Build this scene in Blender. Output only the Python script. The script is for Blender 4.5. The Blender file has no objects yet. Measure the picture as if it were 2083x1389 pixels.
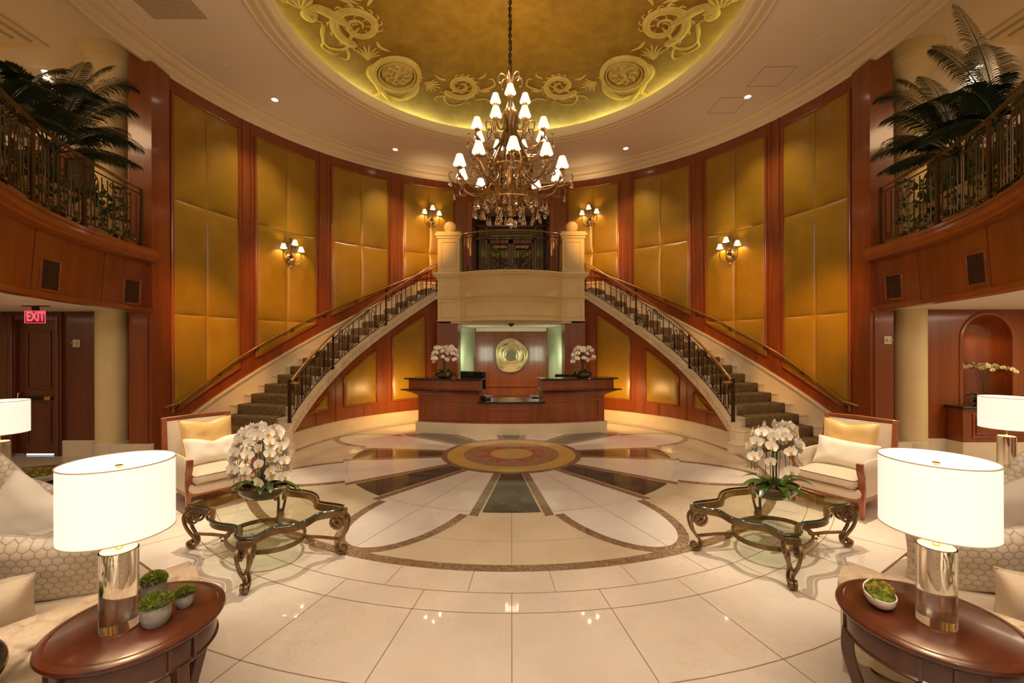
import bpy, math, random, bmesh
from math import sin, cos, pi, sqrt, atan2, radians, degrees, exp
from mathutils import Vector, Matrix, noise

random.seed(7)
scene = bpy.context.scene
COL = scene.collection
# ------------------------------------------------------------------ camera
YH, F, XC, ROLL = 708.3, 870.3, 1039.8, 0.0022
cam = bpy.data.cameras.new('camera'); camo = bpy.data.objects.new('camera', cam); COL.objects.link(camo)
cam.sensor_fit = 'HORIZONTAL'; cam.sensor_width = 36.0; cam.lens = F / 2083 * 36
cam.shift_x = (1041.5 - XC) / 2083; cam.shift_y = (YH - 694.5) / 2083
cam.clip_start = 0.05; cam.clip_end = 200
camo.location = (0, 0, 1.8); camo.rotation_euler = (pi / 2, ROLL, 0)
scene.camera = camo
# ------------------------------------------------------------------ colour management, world
vs = scene.view_settings
scene.display_settings.display_device = 'sRGB'
vs.view_transform = 'Standard'; vs.look = 'None'; vs.gamma = 1.0; vs.use_curve_mapping = False
vs.exposure = 0.0
cy = scene.cycles
cy.max_bounces = 8; cy.diffuse_bounces = 3; cy.glossy_bounces = 4; cy.transmission_bounces = 8; cy.transparent_max_bounces = 12
cy.sample_clamp_indirect = 4.0; cy.sample_clamp_direct = 0.0; cy.caustics_reflective = False; cy.caustics_refractive = False
cy.blur_glossy = 0.3
w = bpy.data.worlds.new('world'); scene.world = w; w.use_nodes = True
w.node_tree.nodes['Background'].inputs[0].default_value = (1.0, 0.70, 0.44, 1)
w.node_tree.nodes['Background'].inputs[1].default_value = 0.52

WARM = (1.0, 0.66, 0.34); WARMW = (1.0, 0.79, 0.55)
def lamp(kind, loc, power, color=WARM, size=0.1, rot=None, spot=1.2, blend=0.6, parent=None, sy=None):
    d = bpy.data.lights.new('light', kind); d.energy = power; d.color = color
    if kind == 'AREA':
        d.size = size
        if sy: d.shape = 'RECTANGLE'; d.size_y = sy
    else: d.shadow_soft_size = size
    if kind == 'SPOT': d.spot_size = spot; d.spot_blend = blend
    o = bpy.data.objects.new('light', d); COL.objects.link(o); o.location = loc
    if rot: o.rotation_euler = rot
    if parent: o.parent = parent
    return o
def aim(src, dst):
    return (Vector(dst) - Vector(src)).to_track_quat('-Z', 'Y').to_euler()

# ------------------------------------------------------------------ dimensions
CY = 6.31      # rotunda centre (y)
FY = 7.304     # floor medallion centre (y)
DY = 6.557     # dome centre (y)
R = 6.0        # main wall radius
H = 6.737      # ceiling
WT = 6.55      # top of the timber
ML = 3.34      # upper floor level
MB_ = 2.44     # underside of the upper floor
# one added fill light, out of view above and behind the camera
lamp('AREA', (0, -1.5, 5.9), 330, (1, .84, .68), 5.0, (radians(12), 0, 0), sy=3.0)

# ------------------------------------------------------------------ mesh helper
class MB:
    def __init__(s): s.v = []; s.f = []; s.m = []; s.mi = 0; s.sx = 1
    def add(s, vs_, fs):
        b = len(s.v)
        s.v += [(s.sx * p[0], p[1], p[2]) for p in vs_]
        s.f += [tuple(i + b for i in f) for f in fs]; s.m += [s.mi] * len(fs)
        return s
    def box(s, c, d, rz=0, M=None):
        vs_ = []
        for i in (-.5, .5):
            for j in (-.5, .5):
                for k in (-.5, .5):
                    p = Vector((i * d[0], j * d[1], k * d[2]))
                    if rz: p = Matrix.Rotation(rz, 3, 'Z') @ p
                    if M: p = M @ p
                    vs_.append(tuple(p + Vector(c)))
        return s.add(vs_, [(0, 1, 3, 2), (4, 6, 7, 5), (0, 4, 5, 1), (2, 3, 7, 6), (0, 2, 6, 4), (1, 5, 7, 3)])
    def bx(s, x0, x1, y0, y1, z0, z1):
        return s.box(((x0 + x1) / 2, (y0 + y1) / 2, (z0 + z1) / 2), (x1 - x0, y1 - y0, z1 - z0))
    def loft(s, rings, closed=True, caps=True, loop=False):
        n = len(rings[0]); vs_ = [p for r in rings for p in r]; fs = []
        m = len(rings)
        for i in range(m if loop else m - 1):
            a = i * n; b = ((i + 1) % m) * n
            for j in range(n if closed else n - 1):
                k = (j + 1) % n
                fs.append((a + j, a + k, b + k, b + j))
        if caps and closed and not loop:
            fs.append(tuple(range(n))[::-1]); fs.append(tuple((m - 1) * n + j for j in range(n)))
        return s.add(vs_, fs)
    def sweep(s, pts, prof, up=None, closed=False, sc=None):
        pts = [Vector(p) for p in pts]; n = len(pts); rings = []
        N = None
        for i, p in enumerate(pts):
            if closed: t = pts[(i + 1) % n] - pts[i - 1]
            else: t = pts[min(i + 1, n - 1)] - pts[max(i - 1, 0)]
            if t.length < 1e-9: t = Vector((0, 0, 1))
            t.normalize()
            if up is not None:
                B = Vector(up); N = B.cross(t)
                if N.length < 1e-6: N = Vector((1, 0, 0))
                N.normalize()
                if abs(B.dot(t)) > 1e-3 and False: pass
            else:
                if N is None: N = t.orthogonal().normalized()
                else:
                    N = N - t * N.dot(t)
                    N = N.normalized() if N.length > 1e-6 else t.orthogonal().normalized()
                B = t.cross(N)
            k = sc[i] if sc else 1
            rings.append([tuple(p + N * a * k + B * b * k) for a, b in prof])
        return s.loft(rings, True, not closed, closed)
    def tube(s, pts, r, n=6, closed=False):
        sc = None
        if isinstance(r, (list, tuple)): sc = list(r); r = 1
        return s.sweep(pts, [(r * cos(2 * pi * k / n), r * sin(2 * pi * k / n)) for k in range(n)], None, closed, sc)
    def lathe(s, prof, c=(0, 0, 0), n=24, sx=1, sy=1, rz=0, cap=True):
        rings = []
        for r, z in prof:
            ring = []
            for k in range(n):
                a = 2 * pi * k / n; x, y = r * cos(a) * sx, r * sin(a) * sy
                ring.append((c[0] + x * cos(rz) - y * sin(rz), c[1] + x * sin(rz) + y * cos(rz), c[2] + z))
            rings.append(ring)
        return s.loft(rings, True, cap)
    def prism(s, poly, z0, z1):
        n = len(poly)
        return s.add([(x, y, z0) for x, y in poly] + [(x, y, z1) for x, y in poly],
                     [tuple(range(n))[::-1], tuple(range(n, 2 * n))] + [(i, (i + 1) % n, n + (i + 1) % n, n + i) for i in range(n)])
    def grid(s, fn, nu, nv, cu=False):
        vs_ = [fn(i / nu, j / nv) for j in range(nv + 1) for i in range(nu + (0 if cu else 1))]
        w_ = nu + (0 if cu else 1)
        return s.add(vs_, [(j * w_ + i, j * w_ + (i + 1) % w_, (j + 1) * w_ + (i + 1) % w_, (j + 1) * w_ + i) for j in range(nv) for i in range(nu)])
    def ball(s, c, r, k=(1, 1, 1), n=12, m=8):
        return s.lathe([(r * sin(pi * j / m) * 1 + 1e-5, 0) for j in range(0)], c, n) if False else s.loft(
            [[(c[0] + k[0] * r * sin(pi * (j + .02) / (m + .04)) * cos(2 * pi * i / n), c[1] + k[1] * r * sin(pi * (j + .02) / (m + .04)) * sin(2 * pi * i / n), c[2] - k[2] * r * cos(pi * (j + .02) / (m + .04))) for i in range(n)] for j in range(m + 1)])
    def build(s, name, mats, parent=None, smooth=35, bevel=0, seg=2, fix=True, loc=None):
        me = bpy.data.meshes.new(name); me.from_pydata(s.v, [], s.f)
        if not isinstance(mats, (list, tuple)): mats = [mats]
        for q in mats: me.materials.append(q)
        if len(mats) > 1: me.polygons.foreach_set('material_index', s.m)
        if fix:
            bm = bmesh.new(); bm.from_mesh(me); bmesh.ops.recalc_face_normals(bm, faces=bm.faces); bm.to_mesh(me); bm.free()
        me.update()
        if smooth:
            me.shade_smooth(); me.set_sharp_from_angle(angle=radians(smooth))
        o = bpy.data.objects.new(name, me); COL.objects.link(o)
        if parent: o.parent = parent
        if loc: o.location = loc
        if bevel:
            b = o.modifiers.new('bevel', 'BEVEL'); b.width = bevel; b.segments = seg; b.limit_method = 'ANGLE'; b.angle_limit = radians(40)
        return o

def thing(name, label, cat, loc=(0, 0, 0), rz=0, group=None):
    o = bpy.data.objects.new(name, None); COL.objects.link(o); o.empty_display_size = .1
    o.location = loc; o.rotation_euler = (0, 0, rz)
    return tag(o, label, cat, group)
def tag(o, label, cat, group=None):
    o['label'] = label; o['category'] = cat
    if group: o['group'] = group
    return o
def struct(o): o['kind'] = 'structure'; return o
def copy_of(o, parent, loc=None, rot=None, scale=None):
    c = o.copy(); COL.objects.link(c); c.parent = parent
    if loc is not None: c.location = loc
    if rot is not None: c.rotation_euler = rot
    if scale is not None: c.scale = scale if hasattr(scale, '__len__') else (scale,) * 3
    for ch in list(o.children):
        k = ch.copy(); COL.objects.link(k); k.parent = c
    return c
def dup(root, loc, rz, label, group=None):
    c = root.copy(); COL.objects.link(c); c.location = loc; c.rotation_euler = (0, 0, rz); c['label'] = label
    if group: c['group'] = group
    for ch in list(root.children):
        k = ch.copy(); COL.objects.link(k); k.parent = c
        for g in list(ch.children):
            q = g.copy(); COL.objects.link(q); q.parent = k
    return c
def pol(s, ph, r, z, c=CY):
    a = radians(ph); return (s * r * cos(a), c + r * sin(a), z)
def lerp(a, b, t): return a + (b - a) * t
def interp(x, xs, ys):
    if x <= xs[0]: return ys[0] + (x - xs[0]) * (ys[1] - ys[0]) / (xs[1] - xs[0])
    for i in range(len(xs) - 1):
        if x <= xs[i + 1] or i == len(xs) - 2:
            return ys[i] + (x - xs[i]) * (ys[i + 1] - ys[i]) / (xs[i + 1] - xs[i])
def smooth_path(pts, k=6):
    P = [Vector(p) for p in pts]; out = []
    for i in range(len(P) - 1):
        a = P[max(i - 1, 0)]; b = P[i]; c = P[i + 1]; d = P[min(i + 2, len(P) - 1)]
        for j in range(k):
            t = j / k
            out.append(.5 * ((2 * b) + (c - a) * t + (2 * a - 5 * b + 4 * c - d) * t * t + (3 * b - a - 3 * c + d) * t ** 3))
    out.append(P[-1]); return out
def rect_prof(a, b): return [(-a / 2, -b / 2), (a / 2, -b / 2), (a / 2, b / 2), (-a / 2, b / 2)]

# ------------------------------------------------------------------ materials
def mat(name, base, rough=.5, metal=0, base2=None, nscale=(4, 4, 4), detail=4, bump=0, bscale=60, coat=0, spec=.5,
        sheen=0, veins=None, emit=None, estr=0, ramp=(.35, .65), trans=0, ior=1.5, vscale=1.3, coatr=.08, sss=0):
    m = bpy.data.materials.new(name); m.use_nodes = True; nt = m.node_tree; N = nt.nodes; L = nt.links
    b = N['Principled BSDF']
    b.inputs['Base Color'].default_value = (*base, 1); b.inputs['Roughness'].default_value = rough; b.inputs['Metallic'].default_value = metal
    b.inputs['Specular IOR Level'].default_value = spec; b.inputs['Coat Weight'].default_value = coat; b.inputs['Coat Roughness'].default_value = coatr
    b.inputs['IOR'].default_value = ior; b.inputs['Transmission Weight'].default_value = trans
    if sheen: b.inputs['Sheen Weight'].default_value = sheen; b.inputs['Sheen Roughness'].default_value = .4
    if emit: b.inputs['Emission Color'].default_value = (*emit, 1); b.inputs['Emission Strength'].default_value = estr
    if sss: b.inputs['Subsurface Weight'].default_value = sss; b.inputs['Subsurface Radius'].default_value = (.05, .03, .02)
    tc = None
    if base2 or bump or veins:
        tc = N.new('ShaderNodeTexCoord')
        mp = N.new('ShaderNodeMapping'); mp.inputs['Scale'].default_value = nscale; L.new(tc.outputs['Object'], mp.inputs[0])
    if base2:
        n = N.new('ShaderNodeTexNoise'); n.inputs['Scale'].default_value = 1; n.inputs['Detail'].default_value = detail; n.inputs['Roughness'].default_value = .6
        L.new(mp.outputs[0], n.inputs[0])
        cr = N.new('ShaderNodeValToRGB'); cr.color_ramp.elements[0].color = (*base, 1); cr.color_ramp.elements[1].color = (*base2, 1)
        cr.color_ramp.elements[0].position = ramp[0]; cr.color_ramp.elements[1].position = ramp[1]
        L.new(n.outputs[0], cr.inputs[0]); col = cr.outputs[0]
        if veins:
            n2 = N.new('ShaderNodeTexNoise'); n2.inputs['Scale'].default_value = vscale; n2.inputs['Detail'].default_value = 7; n2.inputs['Roughness'].default_value = .62; n2.inputs['Distortion'].default_value = 1.2
            L.new(tc.outputs['Object'], n2.inputs[0])
            r2 = N.new('ShaderNodeValToRGB'); e = r2.color_ramp.elements
            e[0].position = .485; e[0].color = (0, 0, 0, 1); e[1].position = .5; e[1].color = (1, 1, 1, 1)
            q = e.new(.515); q.color = (0, 0, 0, 1)
            L.new(n2.outputs[0], r2.inputs[0])
            n3 = N.new('ShaderNodeTexNoise'); n3.inputs['Scale'].default_value = .9; L.new(tc.outputs['Object'], n3.inputs[0])
            mu = N.new('ShaderNodeMath'); mu.operation = 'MULTIPLY'; L.new(r2.outputs[0], mu.inputs[0])
            r3 = N.new('ShaderNodeValToRGB'); r3.color_ramp.elements[0].position = .45; r3.color_ramp.elements[1].position = .65; L.new(n3.outputs[0], r3.inputs[0]); L.new(r3.outputs[0], mu.inputs[1])
            mu2 = N.new('ShaderNodeMath'); mu2.operation = 'MULTIPLY'; mu2.inputs[1].default_value = veins[3]; L.new(mu.outputs[0], mu2.inputs[0])
            mx = N.new('ShaderNodeMix'); mx.data_type = 'RGBA'; L.new(mu2.outputs[0], mx.inputs[0]); L.new(col, mx.inputs[6]); mx.inputs[7].default_value = (*veins[:3], 1)
            col = mx.outputs[2]
        L.new(col, b.inputs['Base Color'])
    if bump:
        n = N.new('ShaderNodeTexNoise'); n.inputs['Scale'].default_value = bscale; n.inputs['Detail'].default_value = 3; L.new(tc.outputs['Object'], n.inputs[0])
        bp = N.new('ShaderNodeBump'); bp.inputs['Strength'].default_value = bump; bp.inputs['Distance'].default_value = .01; L.new(n.outputs[0], bp.inputs['Height']); L.new(bp.outputs[0], b.inputs['Normal'])
    return m
def clear_glass(name, tint, mixf=1.5):
    m = bpy.data.materials.new(name); m.use_nodes = True; nt = m.node_tree; N = nt.nodes; L = nt.links
    for n in list(N): N.remove(n)
    o = N.new('ShaderNodeOutputMaterial'); t = N.new('ShaderNodeBsdfTransparent'); t.inputs[0].default_value = (*tint, 1)
    g = N.new('ShaderNodeBsdfGlossy'); g.inputs['Roughness'].default_value = .02
    lw = N.new('ShaderNodeLayerWeight'); lw.inputs[0].default_value = .5; pw = N.new('ShaderNodeMath'); pw.operation = 'POWER'; pw.inputs[1].default_value = 4.0; L.new(lw.outputs['Facing'], pw.inputs[0])
    fr = N.new('ShaderNodeMath'); fr.operation = 'MULTIPLY_ADD'; L.new(pw.outputs[0], fr.inputs[0]); fr.inputs[1].default_value = .45; fr.inputs[2].default_value = .04
    mx = N.new('ShaderNodeMixShader'); L.new(fr.outputs[0], mx.inputs[0]); L.new(t.outputs[0], mx.inputs[1]); L.new(g.outputs[0], mx.inputs[2]); L.new(mx.outputs[0], o.inputs[0])
    return m
def shade_mat(name, col, strength, diff=(.5, .44, .38)):
    return mat(name, diff, .8, emit=col, estr=strength)

WOOD = mat('cherry wood', (.185, .037, .006), .32, base2=(.26, .058, .009), nscale=(7, 7, .55), coat=.55, detail=5, coatr=.12)
WOODD = mat('dark cherry wood', (.10, .022, .006), .35, base2=(.15, .034, .009), nscale=(7, 7, .6), coat=.5, coatr=.12)
WOODT = mat('mahogany', (.046, .011, .004), .28, base2=(.082, .019, .0065), nscale=(2.5, 14, 5), coat=.35, detail=6, coatr=.12)
WOODM = mat('cherry moulding', (.22, .046, .008), .28, base2=(.30, .068, .012), nscale=(7, 7, .6), coat=.6)
GOLD = mat('gold leather', (.285, .155, .008), .34, base2=(.36, .20, .013), nscale=(1.6, 1.6, 1.6), coat=.16, bump=.12, bscale=35, coatr=.25, spec=.5, detail=8)
CREAM = mat('cream stone', (.72, .56, .27), .5, base2=(.78, .62, .32), nscale=(2, 2, 2), detail=6)
PLASTER = mat('ceiling plaster', (.84, .73, .60), .75, base2=(.86, .75, .62), nscale=(.6, .6, .6))
PLASTERC = mat('cornice plaster', (.80, .66, .44), .6)
GOLDLEAF = mat('gold leaf ceiling', (.145, .070, .003), .42, base2=(.205, .105, .006), nscale=(5, 5, 5), detail=9, bump=.15, bscale=25)
RELIEF = mat('ornament plaster', (.44, .30, .07), .6, base2=(.36, .235, .045), nscale=(6, 6, 6))
MARB = mat('cream marble', (.71, .62, .52), .035, base2=(.63, .54, .43), nscale=(2.4, 2.4, 2.4), veins=(.48, .35, .20, .5), vscale=4.5, detail=8, ramp=(.3, .7))
MARBY = mat('golden beige marble', (.56, .45, .31), .035, base2=(.62, .52, .38), nscale=(2, 2, 2), veins=(.45, .28, .1, .4), detail=8)
MARBW = mat('white marble', (.72, .65, .58), .035, base2=(.66, .59, .51), nscale=(1.8, 1.8, 1.8), veins=(.45, .36, .25, .35), detail=8)
MARBG = mat('gold marble', (.56, .36, .10), .06, base2=(.62, .42, .15), nscale=(4, 4, 4), detail=8)
MARBB = mat('brown marble', (.15, .09, .05), .05, base2=(.30, .20, .12), nscale=(26, 26, 26), detail=10, veins=(.75, .62, .45, .9), vscale=9)
MARBD = mat('dark green marble', (.050, .043, .034), .05, base2=(.10, .085, .065), nscale=(5, 5, 5), detail=10, veins=(.3, .26, .2, .35), vscale=3)
MARBR = mat('red marble', (.38, .10, .045), .07, base2=(.46, .15, .07), nscale=(12, 12, 12), detail=10)
MARBM = mat('rose brown marble', (.30, .16, .085), .07, base2=(.42, .26, .14), nscale=(14, 14, 14), detail=10)
JOINT = mat('tile joint', (.30, .20, .11), .4)
SKIRT = mat('stair marble', (.72, .60, .42), .25, base2=(.78, .66, .48), nscale=(2, 2, 2), detail=6)
CARPET = mat('patterned carpet', (.13, .075, .024), .95, base2=(.32, .22, .095), nscale=(55, 55, 55), detail=2, ramp=(.42, .58), bump=.6, bscale=220)
IRON = mat('wrought iron', (.05, .028, .014), .42, metal=.8)
IRONB = mat('bronze iron', (.24, .145, .065), .36, metal=.75)
IRONG = mat('gallery iron', (.10, .052, .02), .42, metal=.7)
BRONZE = mat('antique bronze', (.26, .165, .075), .36, metal=.75, base2=(.17, .10, .045), nscale=(14, 14, 14))
BRASS = mat('polished brass', (.75, .50, .20), .22, metal=1)
LEATHERRAIL = mat('bronze handrail', (.36, .18, .05), .25, metal=.6, coat=.5)
BLACK = mat('black granite', (.012, .010, .008), .08, base2=(.022, .018, .013), nscale=(60, 60, 60))
PLASTICB = mat('black plastic', (.010, .010, .010), .35)
TEAL = mat('pale green glass panel', (.46, .55, .34), .3, base2=(.45, .58, .36), nscale=(.6, .6, .6))
FABRIC = mat('cream upholstery', (.60, .48, .34), .75, base2=(.64, .52, .37), nscale=(20, 20, 20), sheen=.3, bump=.25, bscale=260)
FABRICT = mat('tufted cream fabric', (.52, .41, .28), .6, base2=(.60, .48, .34), nscale=(60, 60, 60), sheen=.2, bump=.22, bscale=160)
WHITEF = mat('ivory cotton', (.80, .72, .60), .85, sheen=.2, bump=.2, bscale=200)
GREYF = mat('pale linen', (.62, .54, .45), .85, sheen=.2, bump=.2, bscale=200)
SATIN = mat('gold satin', (.72, .46, .16), .38, sheen=.5, base2=(.66, .42, .14), nscale=(3, 3, 3))
PETAL = mat('orchid petal', (.84, .76, .64), .55, sss=.15)
PETALY = mat('pale yellow petal', (.72, .66, .34), .55, sss=.1)
LIP = mat('orchid lip', (.62, .42, .10), .5)
LEAF = mat('orchid leaf', (.035, .085, .012), .28, base2=(.05, .12, .02), nscale=(10, 10, 10), coat=.3)
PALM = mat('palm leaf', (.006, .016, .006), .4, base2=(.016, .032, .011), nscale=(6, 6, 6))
IVY = mat('pothos leaf', (.05, .11, .015), .35, base2=(.02, .06, .01), nscale=(9, 9, 9))
STEM = mat('plant stem', (.04, .045, .012), .5)
MOSS = mat('green moss', (.10, .14, .008), .95, base2=(.22, .26, .02), nscale=(50, 50, 50), bump=1, bscale=180)
MOSSY = mat('golden moss', (.16, .13, .012), .95, base2=(.30, .24, .03), nscale=(50, 50, 50), bump=1, bscale=180)
POT = mat('grey stone pot', (.25, .23, .20), .7, base2=(.38, .35, .31), nscale=(14, 14, 50))
BOWL = mat('dark glazed bowl', (.06, .028, .012), .25, base2=(.11, .05, .02), nscale=(8, 8, 60), coat=.5)
SHELL = mat('white shell bowl', (.72, .66, .58), .5)
BARK = mat('bark and pebbles', (.14, .07, .03), .85, base2=(.36, .24, .14), nscale=(40, 40, 40), ramp=(.45, .55))
CRYSTAL = mat('crystal', (1, .97, .92), .0, trans=1, ior=1.52)
TOPGLASS = clear_glass('table glass', (.93, .96, .91))
EDGEGLASS = mat('glass edge', (.012, .03, .02), .05, coat=1)
MIRRORG = mat('hammered gold metal', (.88, .76, .52), .30, metal=1, bump=.25, bscale=8)
MIRROR = mat('mirror glass', (.30, .36, .28), .05, metal=1)
DARKGL = mat('dark window glass', (.012, .016, .012), .04, coat=1)
VENTB = mat('dark vent slats', (.012, .008, .005), .5)
SWITCHM = mat('switch plate', (.62, .52, .38), .35, metal=.3)
SHADE = shade_mat('lit lamp shade', (1.0, .79, .63), 1.0)
SHADEC = shade_mat('lit chandelier shade', (1.0, .82, .55), 1.3)
BULB = shade_mat('lit bulb', (1.0, .86, .6), 14)
DISC = shade_mat('downlight lens', (1.0, .86, .62), 8)
CANDLE = mat('ivory candle sleeve', (.85, .75, .5), .5, emit=(1, .8, .5), estr=.8)
WHITEP = mat('white plastic', (.75, .70, .62), .4)
def hexmat():
    m = mat('hexagon brocade', (.52, .43, .32), .42, sheen=.4); nt = m.node_tree; N = nt.nodes; L = nt.links; b = N['Principled BSDF']
    tc = N.new('ShaderNodeTexCoord'); sep = N.new('ShaderNodeSeparateXYZ'); L.new(tc.outputs['UV'], sep.inputs[0])
    # hexagonal cell distance from two interleaved rectangular lattices
    def M(op, a, c=None, d=None):
        n = N.new('ShaderNodeMath'); n.operation = op
        for i, q in enumerate((a, c, d)):
            if q is None: continue
            if isinstance(q, (int, float)): n.inputs[i].default_value = q
            else: L.new(q, n.inputs[i])
        return n.outputs[0]
    S = 11.0
    x = M('MULTIPLY', sep.outputs[0], S); y = M('MULTIPLY', sep.outputs[1], S)
    def hd(ox, oy):
        a = M('ABSOLUTE', M('SUBTRACT', M('MODULO', M('ADD', x, 100 + ox), 1.0), .5))
        c = M('ABSOLUTE', M('SUBTRACT', M('MODULO', M('ADD', y, 173.2050808 + oy), 1.7320508), .8660254))
        return M('MAXIMUM', a, M('ADD', M('MULTIPLY', a, .5), M('MULTIPLY', c, .8660254)))
    d = M('MINIMUM', hd(0, 0), hd(.5, .8660254))
    cr = N.new('ShaderNodeValToRGB'); e = cr.color_ramp.elements
    e[0].position = 0; e[0].color = (.56, .47, .35, 1); e[1].position = .465; e[1].color = (.34, .23, .12, 1)
    q = e.new(.432); q.color = (.60, .51, .39, 1); q = e.new(.30); q.color = (.50, .41, .30, 1); q = e.new(.28); q.color = (.60, .52, .4, 1)
    L.new(d, cr.inputs[0]); L.new(cr.outputs[0], b.inputs['Base Color'])
    bp = N.new('ShaderNodeBump'); bp.inputs['Strength'].default_value = .4; bp.inputs['Distance'].default_value = .004; bp.invert = True; L.new(d, bp.inputs['Height']); L.new(bp.outputs[0], b.inputs['Normal'])
    return m
HEX = hexmat()
# ================================================================== FLOOR
def ringpoly(mb, r0, r1, z, a0=0, a1=360, n=120):
    n = max(2, int(n * (a1 - a0) / 360))
    A = [radians(a0 + (a1 - a0) * i / n) for i in range(n + 1)]
    vs_ = [(r0 * sin(a), FY - r0 * cos(a), z) for a in A] + [(r1 * sin(a), FY - r1 * cos(a), z) for a in A]
    mb.add(vs_, [(i, i + 1, n + 2 + i, n + 1 + i) for i in range(n)])
def fpt(a, r, lat, z):     # axis angle a (deg from the viewer), axial r, lateral lat
    t = radians(a); return (r * sin(t) + lat * cos(t), FY - r * cos(t) + lat * sin(t), z)
fl = MB()
MF = [MARB, MARBY, MARBW, MARBG, MARBB, MARBD, MARBR, MARBM, JOINT]
fl.mi = 0; fl.add([(-11, -2, 0), (11, -2, 0), (11, 15, 0), (-11, 15, 0)], [(0, 1, 2, 3)])
fl.mi = 1; ringpoly(fl, 0.0, 3.77, .001)
fl.mi = 4; ringpoly(fl, 3.755, 3.86, .0016)
fl.mi = 8
for r in (4.16, 4.40, 5.08, 5.9): ringpoly(fl, r - .0035, r + .0035, .001)
for k in range(40):
    a = 4.5 + 9 * k; fl.add([fpt(a, 3.86, -.003, .001), fpt(a, 3.86, .003, .001), fpt(a, 4.16, .003, .001), fpt(a, 4.16, -.003, .001)], [(0, 1, 2, 3)])
    a = 9 * k; fl.add([fpt(a, 4.16, -.003, .001), fpt(a, 4.16, .003, .001), fpt(a, 9.5, .003, .001), fpt(a, 9.5, -.003, .001)], [(0, 1, 2, 3)])
for k in range(8):
    a = 45 * k
    fl.mi = 8
    fl.add([fpt(a, 2.6, -.003, .0014), fpt(a, 2.6, .003, .0014), fpt(a, 3.76, .003, .0014), fpt(a, 3.76, -.003, .0014)], [(0, 1, 2, 3)])
    ringpoly(fl, 3.317, 3.323, .0014, a - 14, a + 14)
    ap = a + 22.5
    # petal: brown border then white body (inner wedge + outer half ellipse)
    def petal(grow, zz):
        ca, ea, eb = 2.75, .95 + grow, .49 + grow
        pts = []
        n = 28
        for i in range(n + 1):
            t = -pi / 2 + pi * i / n
            x_, y_ = ca + ea * cos(t), eb * sin(t)
            pts.append((max(x_, 2.6), y_))
        g = lambda r: r * sin(radians(22.5 - 7.05)) - .105 + grow
        pts = [(1.12, -g(1.12)), (2.66 + .0, -g(2.66)), (2.66, -eb)] + pts + [(2.66, eb), (2.66, g(2.66)), (1.12, g(1.12))]
        fl.add([fpt(ap, r, l, zz) for r, l in pts], [tuple(range(len(pts)))])
    fl.mi = 4; petal(.105, .0019)
    fl.mi = 2; petal(0, .0025)
    fl.mi = 5
    ringpoly(fl, 1.15, 2.63, .0031, a - 7.05, a + 7.05, 160)
    fl.mi = 8
    ringpoly(fl, 2.627, 2.633, .0034, ap - 13, ap + 13)
    fl.add([fpt(ap, 1.2, -.003, .0034), fpt(ap, 1.2, .003, .0034), fpt(ap, 3.7, .003, .0034), fpt(ap, 3.7, -.003, .0034)], [(0, 1, 2, 3)])
fl.mi = 4; ringpoly(fl, 0, 1.18, .0037)
fl.mi = 3; ringpoly(fl, 0, 1.084, .0041)
fl.mi = 7; ringpoly(fl, 0, .81, .0045)
fl.mi = 6
for k in range(8):
    a = 45 * k + 22.5
    fl.add([fpt(a, .30, -.17, .0048), fpt(a, .64, 0, .0048), fpt(a, .30, .17, .0048)], [(0, 1, 2)])
fl.mi = 3; ringpoly(fl, 0, .36, .0052)
struct(fl.build('floor', MF, smooth=0, fix=False))

# ================================================================== ROTUNDA WALL
def phi_of(ratio, rad=R, c=CY):          # azimuth on the wall circle seen at image slope ratio = x / y
    A = 1 + ratio ** 2; B = -2 * c; C_ = c * c - rad * rad
    y = (-B + sqrt(B * B - 4 * A * C_)) / (2 * A)
    return degrees(atan2(y - c, ratio * y))
def zs(ph):                               # top of the marble wall skirt along the stair
    return max(.27, min(3.62, 1.16 + .0588 * (ph - 23.4)))
def arcbox(mb, s, p0, p1, r0, r1, z0, z1, n=None):
    n = n or max(2, int(abs(p1 - p0) / 1.5)); fn = lambda q, p: q(p) if callable(q) else q
    rings = []
    for i in range(n + 1):
        p = lerp(p0, p1, i / n)
        rings.append([pol(s, p, fn(r0, p), fn(z0, p)), pol(s, p, fn(r1, p), fn(z0, p)), pol(s, p, fn(r1, p), fn(z1, p)), pol(s, p, fn(r0, p), fn(z1, p))])
    mb.loft(rings)
PC = 7.9
wall = MB()
for s in (1, -1):
    arcbox(wall, s, PC, 71.5, R, R + .25, 0, WT)
    arcbox(wall, s, 71.5, 78.8, R, R + .25, 3.0, WT)
    arcbox(wall, s, 78.8, 90, R, R + .25, 5.97, WT)
wall = struct(wall.build('wall_back', WOOD))
off = [690, 554, 519, 396, 364, 249, 219, 116]
PAN = [(phi_of(off[i] / 870), phi_of(off[i + 1] / 870)) for i in range(0, 8, 2)]
SEAMS = [2.41, 4.42]
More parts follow.
